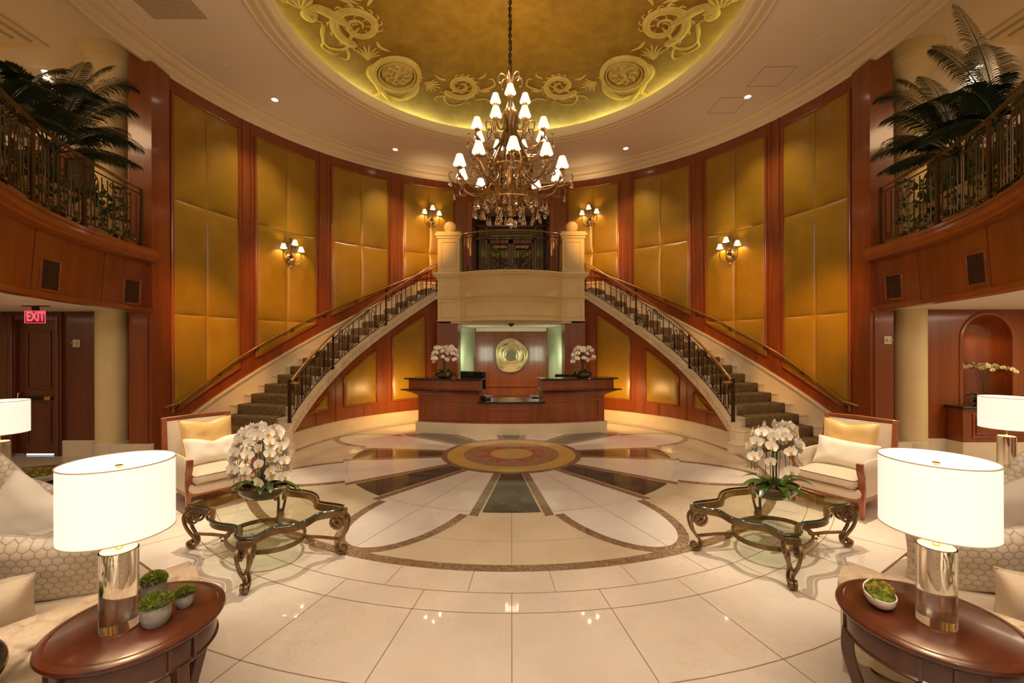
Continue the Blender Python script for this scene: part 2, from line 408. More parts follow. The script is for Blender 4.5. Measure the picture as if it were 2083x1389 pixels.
def gold_panel(s, p0, p1, zb, zt, name='upholstered_panel'):
    pm = (p0 + p1) / 2
    ss = lambda t: t * t * (3 - 2 * t)
    PH = [lerp(p0, pm, ss(i / 20)) for i in range(20)] + [lerp(pm, p1, ss(i / 20)) for i in range(21)]
    zmin = min(zb(p0), zb(p1)); ZB = [zmin] + [q for q in SEAMS if q > zmin + .05] + [zt]; ZL = []
    for a_, b_ in zip(ZB[:-1], ZB[1:]): ZL += [lerp(a_, b_, ss(i / 26)) for i in range(26)]
    ZL.append(zt); nu, nv = len(PH) - 1, len(ZL) - 1
    def fn(u, v):
        p = PH[round(u * nu)]; b = zb(p); z = max(b, ZL[round(v * nv)])
        du = min(abs(p - p0), abs(p - p1), abs(p - pm)) * radians(1) * R
        dz = min([abs(z - b), abs(z - zt)] + [abs(z - q) for q in SEAMS])
        k = lambda d: .30 * (1 - exp(-d / .022)) + .70 * (1 - exp(-d / .22))
        return pol(s, p, R - .008 - .075 * k(du) * k(dz), z)
    m = MB(); m.grid(fn, nu, nv); return m.build(name, GOLD, wall, 60, fix=False)
def frame_strip(m, s, pts, w_=.035, d_=.035, rad=None):   # moulding running through (phi,z) points on the wall
    P = []
    for i in range(len(pts)):
        a = pts[i]; b = pts[(i + 1) % len(pts)]
        n = max(2, int(max(abs(a[0] - b[0]) / 1.2, 1)))
        for j in range(n): P.append((lerp(a[0], b[0], j / n), lerp(a[1], b[1], j / n)))
    # build as quads ring with mitre approximated by offsetting towards the outside
    cx = sum(p[0] for p in P) / len(P); 
    rings = []
    for i, p in enumerate(P):
        a = P[i - 1]; b = P[(i + 1) % len(P)]
        rr = rad(p[0]) if rad else R
        tx, tz = (b[0] - a[0]) * radians(1) * rr, b[1] - a[1]; l = sqrt(tx * tx + tz * tz) or 1
        nx, nz = -tz / l, tx / l
        ring = []
        for (o_, d) in ((-.5, 0), (-.5, .5), (-.15, 1), (.15, 1), (.5, .4), (.5, 0)):
            ring.append(pol(s, p[0] + degrees(nx * o_ * w_ / rr), rr - .001 - d * d_, p[1] + nz * o_ * w_))
        rings.append(ring)
    m.loft(rings, True, False, True)
for s in (1, -1):
    for (p0, p1) in PAN:
        zb = lambda p: zs(p) + .27
        gold_panel(s, p0, p1, zb, 6.28)
        m = MB()
        frame_strip(m, s, [(p0, zb(p0)), (p1, zb(p1)), (p1, 6.28), (p0, 6.28)], .06, .045)
        g = 1.15
        m.build('panel_frame', WOODM, wall, 50)
    # pilaster lines and joints
    m = MB()
    edges = [PC + .3] + [q for pr in PAN for q in pr]
    for a, b in ((PAN[0][1], PAN[1][0]), (PAN[1][1], PAN[2][0]), (PAN[2][1], PAN[3][0])):
        for p in (a + .9, b - .9) if b - a > 2.5 else ((a + b) / 2,):
            zb = zs(p) + .02
            arcbox(m, s, p - .12, p + .12, R - .02, R, zb, WT - .02, 2)
        for z in SEAMS:
            if z > zs(a) + .1: arcbox(m, s, a + .9, b - .9, R - .006, R, z - .008, z + .008)
    for p in (PC + .35, PAN[0][0] - .9): arcbox(m, s, p - .12, p + .12, R - .02, R, .27, WT - .02, 2)
    for z in SEAMS + [3.9]: arcbox(m, s, PC + .5, PAN[0][0] - 1.1, R - .006, R, z - .008, z + .008)
    for p in (76.6, 78.5): arcbox(m, s, p - .14, p + .14, R - .02, R, 3.4, WT - .02, 2)
    m.build('pilaster_trim', WOODM, wall, 40)
# casing round the upper opening
m = MB()
for s in (1, -1): m.bx(s * 1.17 - .06, s * 1.17 + .06, CY + R - .16, CY + R + .05, ML, 5.97)
m.bx(-1.23, 1.23, CY + R - .10, CY + R + .05, 5.9, 6.03)
m.build('opening_casing', WOODM, wall)
# baseboard, marble
m = MB()
for s in (1, -1): arcbox(m, s, PC, 16, R - .03, R, 0, .26)
struct(m.build('baseboard_back', SKIRT))

# ================================================================== CEILING, CORNICE, DOME
c = MB(); n = 120
ring_in = [(3.44 * cos(2 * pi * i / n), DY + 3.44 * sin(2 * pi * i / n), H) for i in range(n)]
ring_out = []
for i in range(n):
    a = 2 * pi * i / n; k = 1 / max(abs(cos(a)) / 12, abs(sin(a)) / (9.0))
    ring_out.append((k * cos(a), DY + k * sin(a), H))
c.loft([ring_in, ring_out], True, False)
ceil = struct(c.build('ceiling', PLASTER, smooth=0))
m = MB()    # crown moulding of the rotunda
prof = [(R + .02, WT - .06), (R - .03, WT - .06), (R - .05, WT - .02), (R - .09, WT), (R - .12, WT + .03), (R - .13, WT + .07), (R - .19, WT + .08), (R - .24, WT + .11), (R - .27, WT + .15), (R - .33, WT + .155), (R - .35, WT + .18), (R - .35, H), (R + .02, H)]
rings = []
for i in range(181):
    p = -60 + 300 * i / 180
    rings.append([pol(1, p, r, z) for r, z in prof])
m.loft(rings); m.build('crown_moulding', PLASTERC, ceil, 25)
m = MB()    # rim of the dome
prof = [(3.44, H + .12), (3.44, H - .05), (3.47, H - .07), (3.52, H - .07), (3.53, H - .05), (3.60, H - .045), (3.62, H - .06), (3.66, H - .06), (3.68, H - .03), (3.76, H - .028), (3.79, H - .045), (3.83, H - .03), (3.85, H), (3.85, H + .12)]
rings = []
for i in range(160):
    a = 2 * pi * i / 160; rings.append([(r * cos(a), DY + r * sin(a), z) for r, z in prof])
m.loft(rings, True, False, True); m.build('dome_rim', PLASTERC, ceil, 25)
RD, HD0, HD1 = 3.95, H + .10, .55
def domez(r): return HD0 + HD1 * sqrt(max(0, 1 - (r / (RD * 1.02)) ** 2)) ** 1.0
m = MB()
rings = []
for j in range(40):
    r = RD * (1 - (j / 39.) ** 1.5) + .001
    rings.append([(r * cos(2 * pi * i / 96), DY + r * sin(2 * pi * i / 96), domez(r)) for i in range(96)])
m.loft(rings, True, False); dome = m.build('dome', GOLDLEAF, ceil, 60)
m = MB()    # cove shelf closing the gap
m.loft([[(r * cos(2 * pi * i / 96), DY + r * sin(2 * pi * i / 96), z) for i in range(96)] for r, z in ((3.45, H + .11), (3.97, H + .11), (3.97, domez(RD) + .1))], True, False)
m.build('cove_shelf', PLASTERC, ceil, 0)
# ceiling access panels and perforated grille, sprinklers
m = MB(); m.bx(-5.33, -4.52, 5.55, 6.40, H - .006, H - .001)
g = m.build('perforated_grille', mat('perforated grille', (.60, .48, .36), .7, base2=(.30, .22, .15), nscale=(90, 90, 90), ramp=(.55, .6), detail=0), ceil)
for (x, y) in ((4.75, 7.8), (4.42, 8.72)):
    m = MB()
    for q in range(4):
        a = q * pi / 2; m.box((x + .28 * cos(a), y + .28 * sin(a), H - .002), (.008 if q % 2 == 0 else .56, .56 if q % 2 == 0 else .008, .003))
    m.build('access_panel_joint', JOINT, ceil)
# gallery tray mouldings
for s in (1, -1):
    m = MB()
    for k, (o_, d) in enumerate(((0, .03), (.14, .07), (.28, .11))):
        X0, Y1 = 7.5 + o_, 6.95 - o_
        xa, xb = sorted((s * (X0 + .121), s * (X0 + 3.2))); m.bx(xa, xb, Y1 - .12, Y1, H - d, H - .001)
        xa, xb = sorted((s * X0, s * (X0 + .12))); m.bx(xa, xb, 2.5, Y1, H - d, H - .001)
    m.build('tray_moulding', PLASTERC, ceil)

# dome relief ornaments (scrolls, medallions, leaves) modelled as raised plaster
orn = MB()
def dpt(az, rr, lift):            # az: degrees round the dome (0 = straight away), rr radius
    a = radians(az); x = rr * sin(a); y = rr * cos(a)
    return Vector((x, DY + y, domez(rr) - lift))
def local(az0, r0):               # map local tangent coords (u along circumference, v inward) to dome points
    def f(u, v, lift=.02):
        return dpt(az0 + degrees(u / r0), r0 - v, lift)
    return f
def rib(m, f, pts, w0, w1=None, lift=.03):
    lift *= .55; w0 *= 1.15
    P = smooth_path([Vector((a, b, 0)) for a, b in pts], 7); n = len(P)
    w1 = w0 * .2 if w1 is None else w1
    L_, C_, R_ = [], [], []
    for i, p in enumerate(P):
        t = (P[min(i + 1, n - 1)] - P[max(i - 1, 0)]); t.normalize(); nn = Vector((-t.y, t.x, 0))
        wd = lerp(w0, w1, i / (n - 1))
        wd *= min(1, .12 + i / 5.0) * min(1, .15 + (n - 1 - i) / 4.0)
        L_.append(f(*(p + nn * wd)[:2], -.01)); C_.append(f(p.x, p.y, lift * (.4 + wd / max(w0, .001) * .6))); R_.append(f(*(p - nn * wd)[:2], -.01))
    m.loft([[tuple(L_[i]), tuple(lerp(L_[i], C_[i], .6) - Vector((0, 0, lift * .35))), tuple(C_[i]), tuple(lerp(R_[i], C_[i], .6) - Vector((0, 0, lift * .35))), tuple(R_[i])] for i in range(n)], False, False)
def spiral(cx, cy_, r0, r1, a0, turns, n=22):
    return [(cx + lerp(r0, r1, i / n) * cos(a0 + turns * 2 * pi * i / n), cy_ + lerp(r0, r1, i / n) * sin(a0 + turns * 2 * pi * i / n)) for i in range(n + 1)]
def acanthus(m, f, x, y, ang, L0, fan=1.0):
    for k in range(-3, 4):
        a = ang + k * .27 * fan; l = L0 * (1 - .10 * abs(k))
        ex, ey = x + l * cos(a), y + l * sin(a)
        rib(m, f, [(x, y), (x + .55 * l * cos(a - .05 * k), y + .55 * l * sin(a - .05 * k)), (ex + .02 * cos(a + 1.2 * (1 if k > 0 else -1)), ey + .02 * sin(a + 1.2 * (1 if k > 0 else -1)))], .030, .022)
def medallion(m, f):
    n = 48
    for (ra, rb, l0, l1) in ((.40, .30, -.01, .05), (.30, .27, .05, .02)):
        m.loft([[tuple(f(q * cos(t) * 1.0, q * 1.0 * sin(t), l)) for q, l in ((ra, -.01), (lerp(ra, rb, .3), l1 if l1 > l0 else l0), (lerp(ra, rb, .8), max(l0, l1)), (rb, .0))] for t in [2 * pi * i / n for i in range(n)]], False, False, True)
    m.loft([[tuple(f(q * cos(2 * pi * i / n), q * sin(2 * pi * i / n), l)) for i in range(n)] for q, l in ((.255, -.01), (.24, .015), (.001, .02))], True, False)
    rnd = random.Random(3)
    for k in range(9):                  # generic curls inside
        t = k * 2 * pi / 9; rib(m, f, spiral(.14 * cos(t), .14 * sin(t), .07, .01, t, 1.1, 12), .018, .01, .11)
    rib(m, f, [(-.03, .12), (.02, .02), (-.02, -.10)], .05, .04, .12)
    for k in range(5):                  # straps over the frame
        t = .2 + k * 1.25; rib(m, f, [(.28 * cos(t), .28 * sin(t)), (.42 * cos(t), .42 * sin(t))], .03, .03, .065)
    rib(m, f, [(-.38, .02), (-.40, -.25), (-.30, -.45), (-.12, -.48)], .09, .03, .05)
    rib(m, f, [(.36, .0), (.30, -.28), (.05, -.42), (-.20, -.60)], .08, .04, .05)
    rib(m, f, [(.2, -.36), (.0, -.50), (.05, -.62)], .05, .02, .05)
def bigscroll(m, f, d, sc=1.0):
    g = lambda P: [(d * x * sc, y * sc) for x, y in P]
    rib(m, f, g(spiral(0, 0, .36, .05, -2.4, 1.75, 40)), .075 * sc, .02, .05)
    rib(m, f, g(spiral(0, 0, .31, .05, -2.0, 1.4, 34)), .03 * sc, .012, .06)
    for k in range(12):
        t = -2.2 + k * .42; r = .36 - .011 * k
        x, y = r * cos(t), r * sin(t)
        rib(m, f, g([(x, y), (x + .09 * cos(t - .5), y + .09 * sin(t - .5)), (x + .13 * cos(t - 1.0), y + .13 * sin(t - 1.0))]), .028 * sc, .006)
    for k in range(7):
        t = k * .9; rib(m, f, g([(.10 * cos(t), .10 * sin(t)), (.19 * cos(t + .3), .19 * sin(t + .3)), (.22 * cos(t + .8), .22 * sin(t + .8))]), .016, .008)
    rib(m, f, g([(-.02, 0), (-.1, -.2), (-.22, -.42), (-.10, -.60), (.08, -.55), (.22, -.42), (.30, -.50)]), .035 * sc, .012)
    rib(m, f, g([(-.18, -.38), (-.32, -.46), (-.36, -.56), (-.28, -.60)]), .03 * sc, .015)
    rib(m, f, g([(.30, .30), (.42, .42), (.40, .52)]), .05 * sc, .005)
    rib(m, f, g([(-.34, .05), (-.48, .02), (-.62, .08)]), .04 * sc, .02)
def shell(m, f, d):
    for k in range(9):
        t = -.5 + k * .42; rib(m, f, [(0, 0), (d * .12 * cos(t), .12 * sin(t)), (d * .27 * cos(t), .27 * sin(t))], .03, .05, .05)
    rib(m, f, [(d * x, y) for x, y in spiral(.25, -.1, .12, .02, 1.5, 1.2, 14)], .03, .02)
def flip(f, s): return lambda u, v, lift=.02: f(u * s, v, lift)
for s in (1, -1):
    L_ = lambda az, r: flip(local(s * az, r), s)
    bigscroll(orn, L_(23.5, 2.57), -1, 1.0)
    medallion(orn, (lambda f: (lambda u, v, lift=.02: f(u * 1.22, v * 1.22, lift)))(L_(49.8, 2.92)))
    acanthus(orn, L_(39.0, 2.80), 0, 0, pi, .36)
    acanthus(orn, L_(61.5, 3.05), 0, 0, .9, .40)
    bigscroll(orn, L_(75, 2.66), 1, 1.18)
    rib(orn, L_(82, 3.1), [(-.35, .32), (.05, .16), (.22, -.02), (.16, -.20), (.04, -.16), (.08, -.06)], .11, .06, .06)
    rib(orn, L_(75, 3.38), [(.3, .25), (.12, .10), (-.02, .0), (-.1, -.08), (-.32, -.02), (-.34, .06)], .045, .012)
    shell(orn, L_(87, 3.3), 1)
    acanthus(orn, L_(88, 2.7), 0, 0, pi / 2, .40)
    bigscroll(orn, L_(100, 2.8), -1, 1.1)
    rib(orn, L_(8, 2.5), [(.3, -.1), (.12, .0), (.0, .12), (.06, .28), (.16, .26)], .045, .015)
    rib(orn, L_(7, 2.9), [(.45, 0), (.25, .08), (.05, .02), (-.08, .10), (-.02, .2), (.06, .16)], .035, .012)
    rib(orn, L_(14, 2.55), [(-.2, .0), (-.05, -.05), (.1, .0), (.18, .0)], .05, .02)
orn.build('relief_ornament', RELIEF, ceil, 50, fix=False)

# cove lights round the dome (hidden LED strip on the shelf)
for k in range(16):
    a = 2 * pi * (k + .5) / 16; x, y = 3.80 * cos(a), DY + 3.80 * sin(a)
    d = lamp('AREA', (x, y, H + .13), 9, (.97, .95, .26), 1.5, None, sy=.05)
    d.rotation_euler = (Vector((-cos(a) * .55, -sin(a) * .55, 1))).to_track_quat('-Z', 'Y').to_euler()
    d.rotation_euler = Matrix.Rotation(0, 3, 'Z').to_euler()
    q = (Vector((-cos(a) * .5, -sin(a) * .5, .85))); q.normalize()
    zax = -q; xax = Vector((-sin(a), cos(a), 0)); yax = zax.cross(xax)
    d.rotation_euler = Matrix((xax, yax, zax)).transposed().to_euler()

# ================================================================== STAIRS
def rin(ph): return interp(ph, [19.9, 41, 61, 69, 76], [4.25, 4.71, 4.97, 5.04, 5.08])
def zt(ph): return .49 + .0588 * (ph - 20.9)
RISE = .1755
def stair(s):
    side = 'left' if s < 0 else 'right'
    st = thing('staircase', 'curved marble staircase with brown patterned runner rising behind the %s armchair' % side, 'staircase', (0, 0, 0), 0, None)
    PHE = 66
    def nose(k):   # inner and outer azimuth of the nosing of step k
        return 20.2 + 2.87 * (k - 3) * .985, 18.3 + 2.87 * (k - 3)
    def pt(k, t, z, back=0):
        a, b = nose(k); a += back; b += back
        A = Vector(pol(s, a, rin(a) + .10, z)); B = Vector(pol(s, b, R - .03, z))
        return A.lerp(B, t)
    for k in range(1, 20):
        z1 = RISE * k; z0 = max(0, z1 - RISE - .03)
        if k == 19: z1 = ML - .005
        m = MB(); n = 5
        front = [pt(k, i / n, z1) for i in range(n + 1)]
        back = [pt(k + 1, i / n, z1, .25) for i in range(n + 1)] if k < 19 else [pt(k, i / n, z1, 6) for i in range(n + 1)]
        if k <= 2:      # first steps swing out round the newel post
            P0 = front[0]; o_ = Vector((-s * (.34 if k == 1 else .14), -.14 if k == 1 else -.05, 0))
            front = [P0 + o_ + Vector((s * .02, .22, 0)), P0 + o_ + Vector((-s * .05, .11, 0)), P0 + o_, P0 + o_ + Vector((s * .12, -.05, 0))] + front[1:]
            back = [back[0] + Vector((-s * .1, .03, 0))] * 3 + back
        poly = [(p.x, p.y) for p in front] + [(p.x, p.y) for p in back[::-1]]
        m.prism(poly, z0, z1 - .03)
        # tread slab with a small nosing
        cen = Vector((0, 0, 0))
        fo = [p + Vector((0, -.02, 0)) for p in front]
        m.prism([(p.x, p.y) for p in fo] + [(p.x, p.y) for p in back[::-1]], z1 - .032, z1)
        m.build('step', SKIRT, st, 30, bevel=.006)
    # carpet runner
    m = MB(); rings = []
    path = []
    for k in range(1, 20):
        z1 = RISE * k if k < 19 else ML - .005
        path += [(k, RISE * (k - 1), -.045), (k, z1 - .01, -.045), (k, z1 + .012, -.03)]
        path += [(k + 1, z1 + .012, -.012)]
    for t_, side_ in ((.17, 0),):
        pass
    T = [.13 + .72 * i / 6 for i in range(7)]
    for (k, z, dy) in path:
        if k > 19: row = [pt(19, t, z, 5) for t in T]
        else: row = [pt(k, t, z) + Vector((0, dy, 0)) for t in T]
        rings.append([tuple(p) for p in row])
    m.loft(rings, False, False)
    o = m.build('carpet_runner', CARPET, st, 30, fix=False)
    so = o.modifiers.new('thick', 'SOLIDIFY'); so.thickness = .012; so.offset = 0
    # wall skirt with cap
    m = MB()
    arcbox(m, s, 11.5, 69.5, R - .032, R, 0, zs, 60)
    arcbox(m, s, 69.5, 78.3, R - .032, R, 3.3, zs, 8)
    arcbox(m, s, 11.5, 78.3, R - .06, R, lambda p: zs(p) - .045, lambda p: zs(p), 60)
    arcbox(m, s, 11.5, 78.3, R - .075, R, lambda p: zs(p) - .015, lambda p: zs(p) + .012, 60)
    m.build('wall_skirt', SKIRT, st, 30)
    # inner curb of stepped marble blocks
    m = MB()
    arcbox(m, s, 18.6, 68, lambda p: rin(p) - .05, lambda p: rin(p) + .13, lambda p: max(0, zt(p) - .17), zt, 60)
    arcbox(m, s, 18.6, 68, lambda p: rin(p) - .075, lambda p: rin(p) + .13, lambda p: zt(p) - .03, lambda p: zt(p) + .012, 60)
    arcbox(m, s, 18.6, 68, lambda p: rin(p) - .065, lambda p: rin(p), lambda p: max(0, zt(p) - .17), lambda p: max(.02, zt(p) - .14), 60)
    p = 19.6
    while p < 67.5:
        arcbox(m, s, p, p + .7, lambda q: rin(q) - .07, rin, lambda q: zt(q) - .115, lambda q: zt(q) - .055, 2); p += 1.15
    arcbox(m, s, 18.4, 19.6, lambda p: rin(p) - .05, lambda p: rin(p) + .13, 0, .46, 2)
    m.build('stair_curb', SKIRT, st, 30)
    # landing
    m = MB(); arcbox(m, s, PHE + 2.5, 90, 4.6, R - .03, MB_ + .1, ML - .005); m.build('landing', SKIRT, st)
    # -------- wall below the stair
    wl = MB()
    arcbox(wl, s, 19.4, 72, rin, lambda p: rin(p) + .1, .26, lambda p: zt(p) - .165, 60)
    wl = struct(wl.build('wall_stair_%s' % side, WOOD))
    def phin(ratio):
        lo, hi = 15., 75.
        for _ in range(40):
            mid = (lo + hi) / 2; r = rin(mid); x, y, _z = pol(1, mid, r, 0)
            if x / y > ratio: lo = mid
            else: hi = mid
        return lo
    for (o0, o1) in ((419, 372), (340, 274), (242, 175)):
        p0, p1 = phin(o0 / 870), phin(o1 / 870); zb = .55; ztop = lambda p: max(zb + .02, zt(p) - .38)
        def fn(u, v):
            p = lerp(p0, p1, u); b = zb; t = ztop(p); z = lerp(b, t, v); rr = rin(p)
            d = min(abs(p - p0) * rr / 57.3, abs(p - p1) * rr / 57.3, abs(z - b), abs(z - t)); k = 1 - exp(-d / .10)
            return pol(s, p, rr - .010 - .035 * k, z)
        m = MB(); m.grid(fn, 24, 40); m.build('upholstered_panel', GOLD, wl, 60, fix=False)
        m = MB(); frame_strip(m, s, [(p0, zb), (p1, zb), (p1, ztop(p1)), (p0, ztop(p0))], .05, .04, rin)
        m.build('panel_frame', WOODM, wl, 50)
    m = MB()
    for q in (29.5, 36.5, 45.5, 52.8, 66): arcbox(m, s, q - .1, q + .1, lambda p: rin(p) - .012, rin, .27, lambda p: zt(p) - .17, 2)
    m.build('panel_joint', WOODM, wl)
    m = MB(); arcbox(m, s, 19.3, 72, lambda p: rin(p) - .045, lambda p: rin(p) + .02, 0, .26)
    arcbox(m, s, 19.3, 72, lambda p: rin(p) - .055, lambda p: rin(p) + .02, .245, .265)
    struct(m.build('baseboard_%s' % side, SKIRT))
for s in (-1, 1): stair(s)

# ================================================================== IRON RAILINGS
def spir(cx, cy_, r, a0, turns, n=14, end=.25):
    return [(cx + r * lerp(1, end, i / n) * cos(a0 + turns * 2 * pi * i / n), cy_ + r * lerp(1, end, i / n) * sin(a0 + turns * 2 * pi * i / n)) for i in range(n + 1)]
def unit_paths(w_, h, kind=0):
    P = []; r = min(.062, w_ * .115)
    if kind == 0:       # stair pattern: scroll pair hanging from the top, round-headed loop, scroll pair at the foot
        x1, x2 = w_ * .13, w_ * .29
        P.append([(x1 + r, .20 * h)] + [(x1 + r, .62 * h)] + spir(x1, .78 * h, r, 0, 1.25))
        P.append([(x2 + r, .20 * h + .0)] + [(x2 + r, .62 * h)] + spir(x2, .84 * h, r, 0, 1.25))
        P.append([(x1 + r, .20 * h), ((x1 + x2) / 2 + r, .14 * h), (x2 + r, .20 * h)])
        a, b = w_ * .46, w_ * .58
        P.append([(a, .10 * h), (a, .70 * h), ((a + b) / 2, .79 * h), (b, .70 * h), (b, .10 * h)])
        y1, y2 = w_ * .72, w_ * .88
        P.append([(y1 - r, .86 * h), (y1 - r, .36 * h)] + spir(y1, .23 * h, r * 1.15, pi, 1.25))
        P.append([(y2 - r, .86 * h), (y2 - r, .42 * h)] + spir(y2, .26 * h, r * 1.15, pi, 1.25))
        P.append([(w_ * .0, .10 * h), (w_ * .0, .86 * h)])
    else:               # gallery pattern: long bars, small scrolls at head and foot
        x1, x2 = w_ * .18, w_ * .38
        P.append([(x1 + .0, .86 * h), (x1, .22 * h)] + spir(x1 + r, .13 * h, r, pi, 1.2))
        P.append([(x2 + .0, .86 * h), (x2, .22 * h)] + spir(x2 - r, .13 * h, r, 0, -1.2))
        a, b = w_ * .50, w_ * .62
        P.append([(a, .06 * h), (a, .74 * h), ((a + b) / 2, .82 * h), (b, .74 * h), (b, .06 * h)])
        y1, y2 = w_ * .76, w_ * .92
        P.append([(y1, .06 * h), (y1, .72 * h)] + spir(y1 - r, .80 * h, r * .8, 0, 1.2))
        P.append([(y2, .06 * h), (y2, .72 * h)] + spir(y2 + r, .80 * h, r * .8, pi, -1.2))
        P.append([(w_ * .0, .06 * h), (w_ * .0, .9 * h)])
    return P
def railing(root, f, length, posts, h, kind, mi, rail_mat, unit=.62, rt=.0085, handw=.05):
    """f(s,t)->point; s metres along the run, t height above the base line"""
    n = max(8, int(length / .12))
    S = [length * i / n for i in range(n + 1)]
    m = MB(); m.sweep([f(q, h) for q in S], [(-handw / 2, -.012), (-handw / 2, .008), (-handw / 4, .022), (handw / 4, .022), (handw / 2, .008), (handw / 2, -.012)], (0, 0, 1)); m.build('handrail', rail_mat, root, 50)
    m = MB()
    for t in ((.10, .86) if kind == 0 else (.06, .90)): m.sweep([f(q, t * h) for q in S], rect_prof(.014, .014), (0, 0, 1))
    m.build('rail_bar', mi, root)
    for q in posts:
        m = MB(); p = Vector(f(q, -.02)); e = Vector(f(q, h - .01))
        m.sweep([p, e], rect_prof(.032, .032), (0, 1, 0)); m.box(tuple(p + Vector((0, 0, .035))), (.06, .06, .05)); m.build('post', mi, root)
    for a, b in zip(posts[:-1], posts[1:]):
        k = max(1, round((b - a) / unit)); w_ = (b - a) / k
        for i in range(k):
            m = MB()
            for P in unit_paths(w_, h, kind):
                if i == 0 and P[0][0] == 0: continue
                Q = []
                for (x0, y0), (x1, y1) in zip(P[:-1], P[1:]):
                    Q.append((x0, y0))
                Q.append(P[-1])
                m.tube([f(a + i * w_ + x, y) for x, y in Q], rt, 5)
            m.build('scroll_baluster', mi, root, 60)
for s in (-1, 1):
    side = 'left' if s < 0 else 'right'
    root = thing('stair_railing', 'curved wrought iron stair railing with scrolls on the %s stair' % side, 'railing')
    def f(q, t, s=s):
        ph = lerp(19.9, 67.8, q / 3.86); z = zt(ph) + t
        return Vector(pol(s, ph, rin(ph) + .03, z))
    def xs_of(ph): return (ph - 19.9) / (67.8 - 19.9) * 3.86
    railing(root, f, 3.86, [0, xs_of(35.8), xs_of(52.5), 3.86], .74, 0, IRON, LEATHERRAIL, unit=.54, rt=.010)
    m = MB()    # volute that ends the handrail
    b = Vector(pol(s, 19.9, rin(19.9) + .03, zt(19.9) + .745))
    m.tube([b + Vector((-s * .0 + s * .09 * (1 - .6 * i / 20) * cos(i * .5) - s * .09, -.0 + .09 * (1 - .6 * i / 20) * sin(i * .5), 0)) for i in range(21)], .02, 8)
    m.build('volute', LEATHERRAIL, root, 60)
    m = MB(); p = Vector(pol(s, 19.9, rin(19.9) + .03, .45)); m.bx(p.x - .024, p.x + .024, p.y - .024, p.y + .024, .45, 1.24); m.build('newel_post', IRON, root)
    # handrail on the wall
    root = thing('wall_handrail', 'slim brass handrail on brackets along the %s rotunda wall' % side, 'handrail')
    H0 = lambda ph: zs(ph) + .62 - .0
    zr = lambda ph: interp(ph, [9, 11.5, 23.4, 37, 70.3], [.82, .86, 1.67, 2.455, 4.09])
    P = [Vector(pol(s, ph, R - .09, zr(ph))) for ph in [8.6, 10, 11.2, 12.2] + [14 + 2 * i for i in range(28)]]
    m = MB(); m.tube(P, .019, 8); m.build('rail', LEATHERRAIL, root, 60)
    for ph in (11.2, 19, 26.5, 34, 41.5, 49, 56.5, 64):
        z = zr(ph) - .03
        m = MB(); m.tube([pol(s, ph, R - .09, z + .02), pol(s, ph, R - .08, z - .04), pol(s, ph, R - .02, z - .06)], .009, 6)
        c0 = Vector(pol(s, ph, R - .012, z - .06)); m.ball(c0, .03, (1, 1, 1), 10, 6); m.build('bracket', IRON, root, 60)
# ================================================================== BALCONY, ALCOVE, UPPER DOORWAY
BY = 10.6
def bplan(g=0, yb=12.0, ped=1.82, inn=1.27, bulge=.46):
    pts = [(-ped - g, yb), (-ped - g, BY - g), (-inn + (0 if g else 0), BY - g)]
    n = 16
    for i in range(n + 1):
        x = lerp(-inn, inn, i / n); pts.append((x, BY - g - bulge * (1 - (x / inn) ** 2) ** .9 * .98 - .0))
    pts += [(inn, BY - g), (ped + g, BY - g), (ped + g, yb)]
    return pts
bal = thing('balcony', 'cream stone balcony bowing out above the reception desk', 'balcony')
m = MB(); m.prism(bplan(0, 12.3), MB_ + .03, ML - .01); m.build('balcony_front', CREAM, bal)
m = MB()      # parapet
pts = bplan(0, BY + .55); inner = [(x * .93, y + .2) for x, y in pts[1:-1]]
m.prism(pts[1:-1] + inner[::-1], ML - .01, 3.63); m.build('parapet', CREAM, bal)
def front_loft(prof, y_end=BY + .5, bulge=.46):
    P = [(-1.82, y_end), (-1.82, BY), (-1.27, BY)] + [(lerp(-1.27, 1.27, i / 20), BY - bulge * (1 - (lerp(-1.27, 1.27, i / 20) / 1.27) ** 2) ** .9 * .98) for i in range(1, 20)] + [(1.27, BY), (1.82, BY), (1.82, y_end)]
    rings = []
    for i, p in enumerate(P):
        a = Vector(P[max(i - 1, 0)]); q = Vector(p); c_ = Vector(P[min(i + 1, len(P) - 1)])
        n1 = (q - a) if i else (c_ - q); n2 = (c_ - q) if i < len(P) - 1 else (q - a)
        n1 = Vector((n1.y, -n1.x)).normalized(); n2 = Vector((n2.y, -n2.x)).normalized(); nn = (n1 + n2).normalized(); k = 1 / max(.5, nn.dot(n1))
        rings.append([(q.x + nn.x * o_ * k, q.y + nn.y * o_ * k, z) for o_, z in prof])
    return rings
m = MB()
m.loft(front_loft([(-.2, 3.48), (.0, 3.48), (.015, 3.50), (.02, 3.53), (.05, 3.55), (.07, 3.57), (.075, 3.60), (.10, 3.605), (.105, 3.65), (.09, 3.66), (-.2, 3.66)]))
m.build('cornice', CREAM, bal, 25)
m = MB(); m.loft(front_loft([(-.02, 3.00), (.012, 3.00), (.02, 3.03), (.045, 3.045), (.05, 3.075), (.02, 3.085), (-.02, 3.09)])); m.build('middle_moulding', CREAM, bal, 25)
m = MB(); m.loft(front_loft([(-.02, MB_ + .03), (.015, MB_ + .03), (.015, MB_ + .07), (-.02, MB_ + .07)])); m.build('lower_moulding', CREAM, bal, 25)
def bframe(m, x0, x1, z0, z1, yfn, w_=.03, d=.022):
    n = 14
    def y(x): return yfn(x)
    for (za, zb) in ((z0, z0 + w_), (z1 - w_, z1)):
        m.loft([[(x, y(x) - d, za), (x, y(x) + .01, za), (x, y(x) + .01, zb), (x, y(x) - d, zb)] for x in [lerp(x0, x1, i / n) for i in range(n + 1)]])
    for xa in (x0, x1 - w_): m.bx(xa, xa + w_, y(xa + w_ / 2) - d, y(xa) + .01, z0 + w_, z1 - w_)
